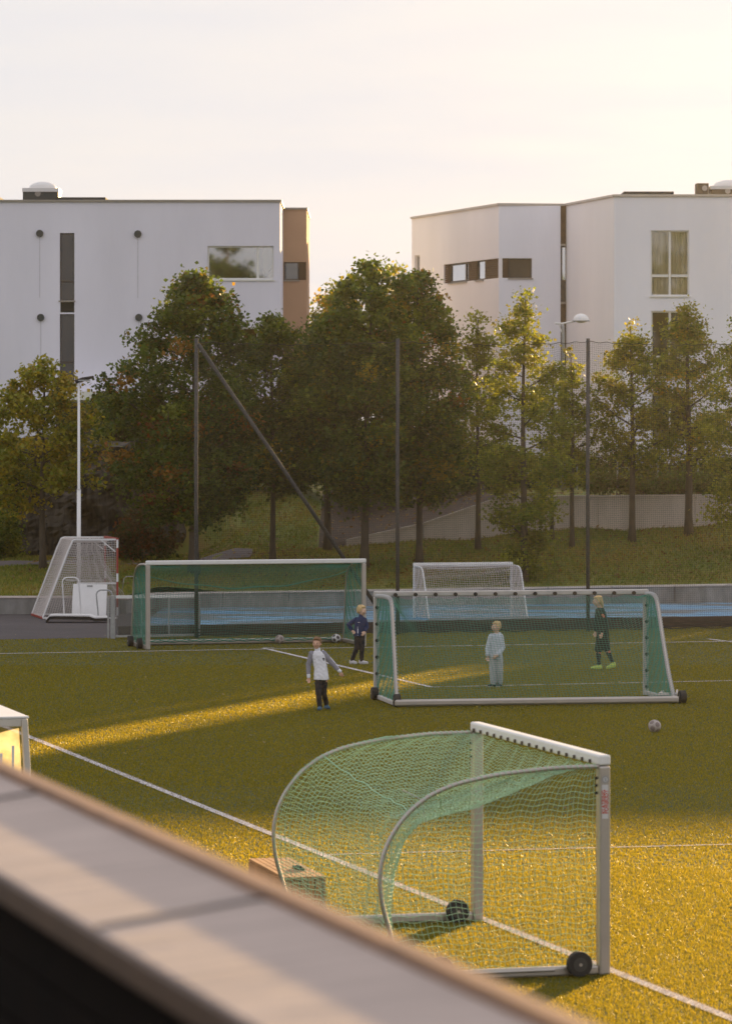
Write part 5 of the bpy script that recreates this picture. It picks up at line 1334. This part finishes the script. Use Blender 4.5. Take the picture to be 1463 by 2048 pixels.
# ------------------------------------------------------------------ children
def remeshed(name, shapes, m, parent, voxel=.008, smooth=2, rough=0.0, subd=False):
    """shapes: MB with closed overlapping solids -> one continuous skin"""
    me = bpy.data.meshes.new('tmp'); me.from_pydata(shapes.v, [], shapes.f); me.update()
    o = bpy.data.objects.new('tmp', me); COL.objects.link(o)
    md = o.modifiers.new('r', 'REMESH'); md.mode = 'VOXEL'; md.voxel_size = voxel; md.adaptivity = 0
    ms = o.modifiers.new('s', 'SMOOTH'); ms.factor = .6; ms.iterations = smooth
    dg = bpy.context.evaluated_depsgraph_get(); res = bpy.data.meshes.new_from_object(o.evaluated_get(dg)); bpy.data.objects.remove(o)
    res.name = name
    if rough:
        co = np.empty(len(res.vertices) * 3); res.vertices.foreach_get('co', co); co = co.reshape(-1, 3)
        no = np.array([v.normal[:] for v in res.vertices])
        w = np.sin(co[:, 2] * 95 + 3 * np.sin(co[:, 0] * 31) + 2 * np.sin(co[:, 1] * 27)) * .6 + np.sin(co[:, 2] * 44 + co[:, 0] * 60) * .5 + np.sin(co[:, 0] * 80 - co[:, 2] * 30) * .3
        co += no * (w * rough)[:, None]; res.vertices.foreach_set('co', co.ravel())
    res.polygons.foreach_set('use_smooth', [True] * len(res.polygons)); res.materials.clear(); res.materials.append(m)
    q = bpy.data.objects.new(name, res); COL.objects.link(q); q.parent = parent; return q
def cap_(mb, p, q, r0, r1, n=12):
    p, q = np.asarray(p, float), np.asarray(q, float); t = (q - p) / (np.linalg.norm(q - p) + 1e-9)
    pts, rr = [], []
    for a in np.linspace(-90, 0, 5)[:-1]: pts.append(p + t * r0 * math.sin(R(a))); rr.append(max(r0 * math.cos(R(a)), .0008))
    pts.append(p); rr.append(r0); pts.append(q); rr.append(r1)
    for a in np.linspace(0, 90, 5)[1:]: pts.append(q + t * r1 * math.sin(R(a))); rr.append(max(r1 * math.cos(R(a)), .0008))
    return mb.tube(pts, rr, n)
def chain(mb, pts, rr):
    for i in range(len(pts) - 1): cap_(mb, pts[i], pts[i + 1], rr[i], rr[i + 1])
    return mb
def rot(v, yaw): c, s = math.cos(yaw), math.sin(yaw); return np.array([v[0] * c - v[1] * s, v[0] * s + v[1] * c, v[2]])
def loft(mb, rings, n=20):
    """rings: (centre, rx, ry, yaw)"""
    V = []
    for c, rx, ry, yaw in rings:
        for k in range(n):
            w = 2 * math.pi * k / n; e = rot((rx * math.copysign(abs(math.cos(w)) ** .85, math.cos(w)), ry * math.copysign(abs(math.sin(w)) ** .85, math.sin(w)), 0), yaw)
            V.append(np.asarray(c, float) + e)
    Fc = []
    for i in range(len(rings) - 1):
        for k in range(n): Fc.append((i * n + k, i * n + (k + 1) % n, (i + 1) * n + (k + 1) % n, (i + 1) * n + k))
    Fc.append(tuple(range(n))[::-1]); Fc.append(tuple((len(rings) - 1) * n + k for k in range(n)))
    return mb.add(V, Fc)
def hand(mb, wrist, direction, side, r=.011):
    """palm, four unequal curled fingers and a thumb"""
    d_ = np.asarray(direction, float); d_ /= np.linalg.norm(d_)
    s_ = np.cross(d_, [0, 1, 0.15]); s_ /= np.linalg.norm(s_); n_ = np.cross(d_, s_)
    w = np.asarray(wrist, float); palm = w + d_ * .035
    for k in range(4):
        o_ = s_ * (k - 1.5) * .014
        cap_(mb, w + o_ * .6, w + d_ * .058 + o_, r * 1.1, r * 1.0, 8)
        L = (.030, .036, .034, .026)[k]; a = w + d_ * .058 + o_; b = a + (d_ * .85 + n_ * .4 * side) * L; c = b + (d_ * .45 + n_ * .85 * side) * L * .75
        cap_(mb, a, b, .0078, .0072, 8); cap_(mb, b, c, .0072, .0062, 8)
    t0 = w + d_ * .015 - s_ * .018 * 1; t1 = t0 - s_ * .022 + d_ * .022; cap_(mb, t0, t1, .010, .009, 8); cap_(mb, t1, t1 + d_ * .022 - s_ * .004 + n_ * .01 * side, .0088, .007, 8)
def head_shape(mb, c, yaw, s=1.0, pitch=0):
    """c: centre of skull; face looks along rotated -Y (towards camera when yaw = 0)"""
    c = np.asarray(c, float)
    def e(off, rx, ry, rz):
        tmp = MB(); tmp.ell((0, 0, 0), rx * s, ry * s, rz * s, 18, 12)
        V = [c + rot((np.array(v) + np.array(off) * s), yaw) for v in tmp.v]; mb.add(V, tmp.f)
    e((0, .008, .018), .073, .088, .085); e((0, -.018, -.035), .058, .062, .068); e((0, -.045, -.078), .028, .026, .022)
    e((0, -.078, -.015), .050, .018, .045)   # cheeks and brow mass
    e((0, -.096, -.018), .010, .016, .018); e((0, -.088, .003), .008, .012, .024)
    e((0, -.084, -.052), .024, .012, .010)
    for sgn in (-1, 1):
        e((sgn * .074, .006, -.012), .010, .018, .027); e((sgn * .034, -.068, -.028), .022, .020, .022)
def person(x, y, label, J, hm, skin, hairm, seed=0):
    root = empty('person', (x, y, 0), label, 'child', 'children on the pitch')
    body = MB(); hc = np.array(J['head']); yaw = J['face']; s = J.get('hs', 1.0)
    head_shape(body, hc, yaw, s)
    nk = np.array(J['neck']); cap_(body, hc + np.array([0, 0, -.05]), nk, .042, .048)
    loft(body, [(np.array(c), rx * .74, ry * .74, J['yaw']) for c, rx, ry in J['torso']])
    for side, (a, b, c) in (('l', J['arm_l']), ('r', J['arm_r'])):
        chain(body, [a, b, c], [.034, .030, .023]); dirn = np.array(J['hand_' + side]) - np.array(c)
        cap_(body, c, np.array(c) + dirn * .2, .024, .021); hand(body, np.array(c) + dirn * .15, dirn, 1 if side == 'l' else -1)
    for (a, b, c, f) in (J['leg_l'], J['leg_r']):
        chain(body, [a, b, c], [.066, .046, .032])
        fo = np.array(c) * .45 + np.array(f) * .55; fo[2] = max(f[2], .03); cap_(body, np.array(c) + np.array([0, 0, -.02]), fo, .026, .018)
    remeshed('body', body, skin, root, .007, 1)
    # eyes, brows and mouth
    for sgn in (-1, 1):
        o = hc + rot(np.array([sgn * .030, -.0895, -.002]) * s, yaw); MB().ell(o + np.array([x, y, 0]), .009, .006, .0065, 8, 6).build('eye', M['eye'], root)
        o = hc + rot(np.array([sgn * .031, -.091, .016]) * s, yaw); MB().ell(o + np.array([x, y, 0]), .013, .004, .0035, 8, 5).build('eyebrow', hairm, root)
    o = hc + rot(np.array([0, -.0945, -.053]) * s, yaw); MB().ell(o + np.array([x, y, 0]), .017, .004, .0045, 8, 5).build('mouth', M['lips'], root)
    return root
def hair(root, hc, yaw, m, s=1.0, tail=None, fringe=.03):
    mb = MB(); hc = np.asarray(hc, float)
    def e(off, rx, ry, rz):
        tmp = MB(); tmp.ell((0, 0, 0), rx * s, ry * s, rz * s, 18, 12); mb.add([hc + rot((np.array(v) + np.array(off) * s), yaw) for v in tmp.v], tmp.f)
    e((0, .022, .040), .083, .088, .074); e((0, .05, .0), .072, .062, .07); e((0, -.040, .076), .060, .046, fringe)
    for sgn in (-1, 1): e((sgn * .062, .02, .02), .022, .05, .045)
    rg = np.random.default_rng(5)
    for k in range(26):
        a = rg.uniform(0, 2 * math.pi); h_ = rg.uniform(.3, 1); o = np.array([.07 * math.cos(a) * h_, .02 + .075 * math.sin(a) * h_, .04 + .075 * math.sqrt(1 - h_ * h_ * .8)]); e(o, .014, .022, .012)
    if tail:
        for (off, rx, ry, rz) in tail: e(off, rx, ry, rz)
    return remeshed('hair', mb, m, root, .007, 1, rough=.0015)
def shoe(root, ankle, toe, m, sole=None):
    a = np.asarray(ankle, float); t = np.asarray(toe, float); d_ = t - a; d_[2] = t[2] - max(a[2] - .05, .02) if False else d_[2]
    heel = np.array([a[0], a[1], 0]) - np.array([d_[0], d_[1], 0]) / (np.hypot(d_[0], d_[1]) + 1e-6) * .035 + np.array([0, 0, max(a[2] - .07, .03)])
    mb = MB(); mid = (heel + t) / 2 + np.array([0, 0, .008])
    cap_(mb, heel, mid, .037, .037); cap_(mb, mid, t, .036, .028); cap_(mb, heel + np.array([0, 0, .03]), a + np.array([0, 0, -.02]), .033, .036); cap_(mb, a + np.array([0, 0, -.02]), mid, .036, .030)
    sh_ = remeshed('shoe', mb, m, root, .007, 1)
    if sole:
        q = MB(); cap_(q, heel + np.array([0, 0, -.022]), t + np.array([0, 0, -.014]), .030, .027); remeshed('sole', q, sole, sh_, .008, 1)
    return sh_
def garment(root, name, m, parts_, voxel=.008, rough=.0028):
    mb = MB()
    for p_ in parts_:
        if p_[0] == 'c': chain(mb, p_[1], p_[2])
        else: loft(mb, p_[1])
    return remeshed(name, mb, m, root, voxel, 2, rough)
def cloth(name, col, rough=.85): return mat(name, col, rough, bump=.4, bscale=45, var=.08, vscale=9)
M['skin'] = mat('skin', (.62, .36, .25), .55); M['skin2'] = mat('skin_fair', (.66, .43, .31), .55)
M['eye'] = mat('eye', (.03, .025, .02), .3); M['lips'] = mat('lips', (.32, .11, .08), .5)
M['blond'] = mat('blond_hair', (.62, .43, .20), .6, bump=.8, bscale=60, var=.25, vscale=30); M['brown'] = mat('light_brown_hair', (.20, .10, .04), .6, bump=.8, bscale=60, var=.3, vscale=30)
M['jw'] = cloth('white_jersey', (.82, .81, .86)); M['jg'] = cloth('grey_sleeve', (.27, .26, .30)); M['blk'] = cloth('black_cloth', (.013, .013, .018)); M['navy'] = cloth('navy_cloth', (.014, .030, .095))
M['pale'] = cloth('pale_blue_fleece', (.56, .60, .66)); M['paletr'] = cloth('pale_grey_jogging', (.47, .48, .49)); M['dkit'] = cloth('dark_green_black_kit', (.012, .018, .016))
M['bluesh'] = mat('blue_shoe', (.02, .09, .16), .5); M['whsh'] = mat('white_shoe', (.55, .52, .53), .5); M['dksh'] = mat('dark_shoe', (.03, .04, .04), .5); M['neon'] = mat('yellow_green_shoe', (.50, .62, .12), .45)
M['pinkish'] = mat('salmon_trim', (.55, .16, .09), .6)

def kid_origin(u, v): g = G(u, v); return g[0], g[1]
# --- boy in the white training jacket
x, y = kid_origin(643, 1420)
J = dict(head=(-.085, -.01, 1.205), hs=1.0, face=R(-14), neck=(-.078, .01, 1.07), yaw=R(-4),
         torso=[((-.015, 0, .54), .10, .07), ((-.01, 0, .66), .105, .075), ((-.03, 0, .86), .105, .075), ((-.06, 0, .98), .115, .07), ((-.07, 0, 1.05), .07, .05)],
         arm_l=((-.19, 0, 1.01), (-.238, .01, .80), (-.235, -.03, .60)), hand_l=(-.225, -.05, .50),
         arm_r=((.055, 0, 1.01), (.185, .02, .845), (.325, 0, .70)), hand_r=(.375, -.01, .62),
         leg_l=((-.06, 0, .55), (-.055, -.10, .32), (-.030, -.10, .08), (-.045, -.24, .03)), leg_r=((.045, 0, .55), (.035, .02, .31), (.085, .20, .10), (.12, .08, .03)))
b = person(x, y, 'boy in a white and grey training jacket walking towards the camera with one arm out', J, None, M['skin'], M['brown'])
hair(b, J['head'], J['face'], M['brown'], 1.0)
ty = R(-4)
jk = garment(b, 'jacket', M['jw'], [('l', [(np.array(c), rx, ry, ty) for c, rx, ry in [((-.008, 0, .545), .138, .108), ((-.008, 0, .62), .134, .108), ((-.015, 0, .74), .122, .095), ((-.045, 0, .90), .122, .085), ((-.06, 0, 1.0), .13, .08), ((-.068, 0, 1.055), .085, .06)]]), ('c', [(-.07, 0, 1.05), (-.076, 0, 1.10)], [.056, .052])])
sl1_ = garment(b, 'sleeve', M['jg'], [('c', [(-.178, 0, 1.015), (-.24, .01, .80), (-.237, -.025, .635)], [.058, .046, .036])])
sl2_ = garment(b, 'sleeve', M['jg'], [('c', [(.03, 0, 1.02), (.18, .02, .85), (.305, 0, .72)], [.058, .046, .036])])
garment(b, 'cuff', M['jw'], [('c', [(-.237, -.025, .64), (-.235, -.03, .60)], [.037, .034])]); garment(b, 'cuff', M['jw'], [('c', [(.302, 0, .722), (.328, -.003, .698)], [.037, .034])])
garment(b, 'sleeve_stripe', M['jw'], [('c', [(.02, -.0, 1.075), (.09, .0, 1.01), (.20, .02, .89), (.31, 0, .757)], [.014, .014, .013, .011])], voxel=.006, rough=0)
garment(b, 'trousers', M['blk'], [('c', [(-.055, 0, .57), (-.056, -.10, .32), (-.031, -.10, .075)], [.072, .056, .046]), ('c', [(.04, 0, .57), (.035, .02, .31), (.085, .20, .095)], [.072, .056, .046]), ('c', [(-.045, 0, .57), (.035, 0, .57)], [.068, .068])])
shoe(b, (-.03, -.10, .085), (-.05, -.25, .035), M['bluesh'], M['dksh']); shoe(b, (.085, .20, .10), (.13, .08, .035), M['bluesh'], M['dksh'])
cr_ = [(-.016, .018), (-.006, .010), (0, .022), (.006, .010), (.018, .018), (.012, -.002), (.008, -.010), (.004, -.026), (-.004, -.026), (-.004, -.008), (-.012, -.002)]
MB().add([(x + .035 + a * 1.25, y - .0905 + .01, .925 + c * 1.25) for a, c in cr_], [tuple(range(len(cr_)))[::-1]]).build('chest_crest', M['blk'], jk)
MB().add([(x - .118 + a, y - .088 + .005, .92 + c) for a, c in ((-.012, 0), (0, -.006), (.018, .008), (0, -.001))], [(0, 1, 2, 3)]).build('chest_tick', M['blk'], jk)

# --- boy in the blue jacket
x, y = kid_origin(718, 1328)
J = dict(head=(.052, 0, 1.145), hs=1.0, face=R(58), neck=(.035, .01, 1.0), yaw=R(35),
         torso=[((0, 0, .58), .095, .075), ((0, 0, .72), .10, .075), ((.02, 0, .88), .11, .075), ((.03, 0, .96), .09, .065), ((.035, 0, 1.0), .055, .05)],
         arm_l=((-.075, -.02, .945), (-.225, .03, .84), (-.15, -.02, .71)), hand_l=(-.10, -.06, .68),
         arm_r=((.125, .03, .935), (.17, .03, .80), (.125, -.06, .70)), hand_r=(.085, -.10, .645),
         leg_l=((-.03, 0, .58), (-.055, -.02, .34), (-.15, .03, .10), (-.075, -.02, .03)), leg_r=((.055, 0, .58), (.06, -.03, .34), (.05, .02, .09), (.16, -.03, .03)))
b = person(x, y, 'blond boy in a dark blue jacket, hand on hip, beside the far goal', J, None, M['skin2'], M['blond'])
hair(b, J['head'], J['face'], M['blond'], 1.04)
jk = garment(b, 'jacket', M['navy'], [('l', [(np.array(c), rx, ry, J['yaw']) for c, rx, ry in [((-.01, 0, .60), .115, .092), ((-.005, 0, .72), .112, .09), ((.015, 0, .86), .12, .09), ((.025, 0, .95), .115, .08), ((.035, 0, 1.01), .065, .055)]]), ('c', [(.035, 0, 1.0), (.038, 0, 1.04)], [.052, .048]),
     ('c', [(-.06, -.01, .955), (-.225, .03, .845), (-.165, -.01, .735)], [.056, .047, .036]), ('c', [(.11, .03, .945), (.17, .03, .805), (.13, -.05, .715)], [.056, .047, .036])])
MB().box(x - .038, y - .104, .62, x - .022, y - .098, .80).build('side_stripe', M['jw'], jk)
text('HELSET', .022, M['jw'], jk, (x - .005, y - .113, .90), (1, 0, 0), (0, 0, 1)) if False else MB().box(x - .03, y - .118, .895, x + .015, y - .113, .902).build('chest_print', M['jw'], jk)
garment(b, 'trousers', M['blk'], [('c', [(-.03, 0, .61), (-.055, -.02, .34), (-.15, .03, .085)], [.078, .056, .042]), ('c', [(.05, 0, .61), (.06, -.03, .34), (.05, .02, .075)], [.078, .056, .042]), ('c', [(-.03, 0, .62), (.05, 0, .62)], [.080, .080])])
shoe(b, (-.15, .03, .10), (-.07, -.03, .03), M['whsh'], M['whsh']); shoe(b, (.05, .02, .09), (.165, -.03, .03), M['whsh'], M['whsh'])

# --- small boy in the pale tracksuit behind the middle net
x, y = kid_origin(991, 1374)
J = dict(head=(.005, 0, 1.18), hs=.98, face=R(-55), neck=(.01, .01, 1.05), yaw=R(-20),
         torso=[((.0, 0, .54), .10, .08), ((.0, 0, .7), .10, .08), ((.0, 0, .9), .11, .08), ((.0, 0, 1.0), .09, .07), ((.005, 0, 1.05), .055, .05)],
         arm_l=((-.11, -.02, .98), (-.155, -.01, .77), (-.165, -.05, .61)), hand_l=(-.16, -.07, .53),
         arm_r=((.11, .0, .98), (.125, -.03, .77), (.03, -.13, .63)), hand_r=(-.04, -.14, .58),
         leg_l=((-.05, 0, .55), (-.06, -.01, .31), (-.045, .0, .08), (-.13, -.04, .03)), leg_r=((.05, 0, .55), (.065, .0, .31), (.075, .05, .08), (.02, -.06, .03)))
b = person(x, y, 'small blond boy in a pale grey tracksuit standing behind the middle goal net', J, None, M['skin2'], M['blond'])
hair(b, J['head'], J['face'], M['blond'], .97, fringe=.02)
garment(b, 'sweatshirt', M['pale'], [('l', [(np.array(c), rx, ry, J['yaw']) for c, rx, ry in [((.005, 0, .54), .115, .095), ((.0, 0, .60), .13, .10), ((.0, 0, .76), .13, .10), ((.0, 0, .92), .13, .09), ((.005, 0, 1.0), .105, .075), ((.01, 0, 1.05), .06, .055)]]), ('c', [(-.09, -.01, .99), (-.155, -.01, .77), (-.165, -.045, .64)], [.060, .054, .046]), ('c', [(.09, 0, .99), (.13, -.03, .77), (.05, -.11, .65)], [.060, .054, .046]), ('c', [(.07, .07, 1.02), (.10, .09, .96)], [.05, .045])])
garment(b, 'trousers', M['paletr'], [('c', [(-.045, 0, .58), (-.062, -.01, .31), (-.05, .0, .09)], [.088, .072, .062]), ('c', [(.05, 0, .58), (.07, 0, .31), (.075, .05, .09)], [.088, .072, .062])])
shoe(b, (-.045, 0, .085), (-.14, -.05, .03), M['dksh'], M['whsh']); shoe(b, (.075, .05, .085), (.015, -.07, .03), M['dksh'], M['whsh'])

# --- child in the dark kit with long blond hair
x, y = kid_origin(1205, 1338)
J = dict(head=(-.115, 0, 1.425), hs=1.02, face=R(-78), neck=(-.07, .01, 1.29), yaw=R(-50),
         torso=[((-.01, 0, .70), .10, .085), ((-.01, 0, .85), .10, .085), ((-.03, 0, 1.08), .12, .09), ((-.05, 0, 1.22), .11, .075), ((-.06, 0, 1.29), .06, .055)],
         arm_l=((-.10, .10, 1.22), (-.14, .06, .98), (-.16, .02, .78)), hand_l=(-.17, 0, .69),
         arm_r=((-.01, -.10, 1.22), (.04, -.11, .96), (-.03, -.15, .76)), hand_r=(-.06, -.165, .67),
         leg_l=((-.05, 0, .72), (-.10, 0, .40), (-.085, 0, .10), (-.23, -.01, .03)), leg_r=((.02, 0, .72), (.085, -.02, .40), (.20, .0, .14), (.11, -.01, .035)))
b = person(x, y, 'child with long blond hair in a dark kit and yellow green shoes walking left', J, None, M['skin2'], M['blond'])
hair(b, J['head'], J['face'], M['blond'], 1.02, tail=[((0, .085, -.03), .06, .035, .08), ((0, .10, -.09), .05, .03, .06)], fringe=.022)
garment(b, 'shirt', M['dkit'], [('l', [(np.array(c), rx, ry, J['yaw']) for c, rx, ry in [((-.0, 0, .68), .125, .11), ((-.005, 0, .85), .122, .105), ((-.03, 0, 1.06), .13, .105), ((-.05, 0, 1.2), .125, .085), ((-.062, 0, 1.29), .065, .06)]]), ('c', [(-.02, -.085, 1.225), (.045, -.11, .96), (-.02, -.145, .80)], [.060, .050, .042]), ('c', [(-.10, .09, 1.22), (-.14, .06, .98), (-.155, .02, .82)], [.058, .048, .04])])
garment(b, 'arm_band', M['pinkish'], [('c', [(-.012, -.118, 1.15), (.012, -.122, 1.10)], [.034, .034])], rough=0)
garment(b, 'shorts', M['dkit'], [('c', [(-.04, 0, .74), (-.09, 0, .42)], [.095, .088]), ('c', [(.02, 0, .74), (.07, -.01, .44)], [.095, .088])])
for (kx, ax_) in (((-.10, 0, .33), (-.087, 0, .10)), ((.11, -.015, .345), (.195, 0, .15))):
    garment(b, 'sock', M['blk'], [('c', [kx, ax_], [.052, .040])]); k0 = np.array(kx)
    garment(b, 'sock_band', M['pinkish'], [('c', [k0 + np.array([0, 0, .012]), k0 + np.array([.003, 0, -.004])], [.050, .050])], rough=0)
shoe(b, (-.085, 0, .09), (-.235, -.01, .03), M['neon'], M['neon']); shoe(b, (.20, 0, .15), (.09, -.01, .035), M['neon'], M['neon'])

# ------------------------------------------------------------------ haze volume added for the golden glow towards the sun
hm_ = bpy.data.materials.new('haze'); hm_.use_nodes = True; ht = hm_.node_tree; ht.nodes.clear()
ho = ht.nodes.new('ShaderNodeOutputMaterial'); pv = ht.nodes.new('ShaderNodeVolumePrincipled'); pv.inputs['Color'].default_value = (.95, .9, .85, 1)
pv.inputs['Density'].default_value = HAZE; pv.inputs['Anisotropy'].default_value = .92
ht.links.new(pv.outputs[0], ho.inputs['Volume'])
hz = MB().box(-80, -60, -1.0, 90, 190, 24.0).build('haze', hm_); hz['kind'] = 'stuff'
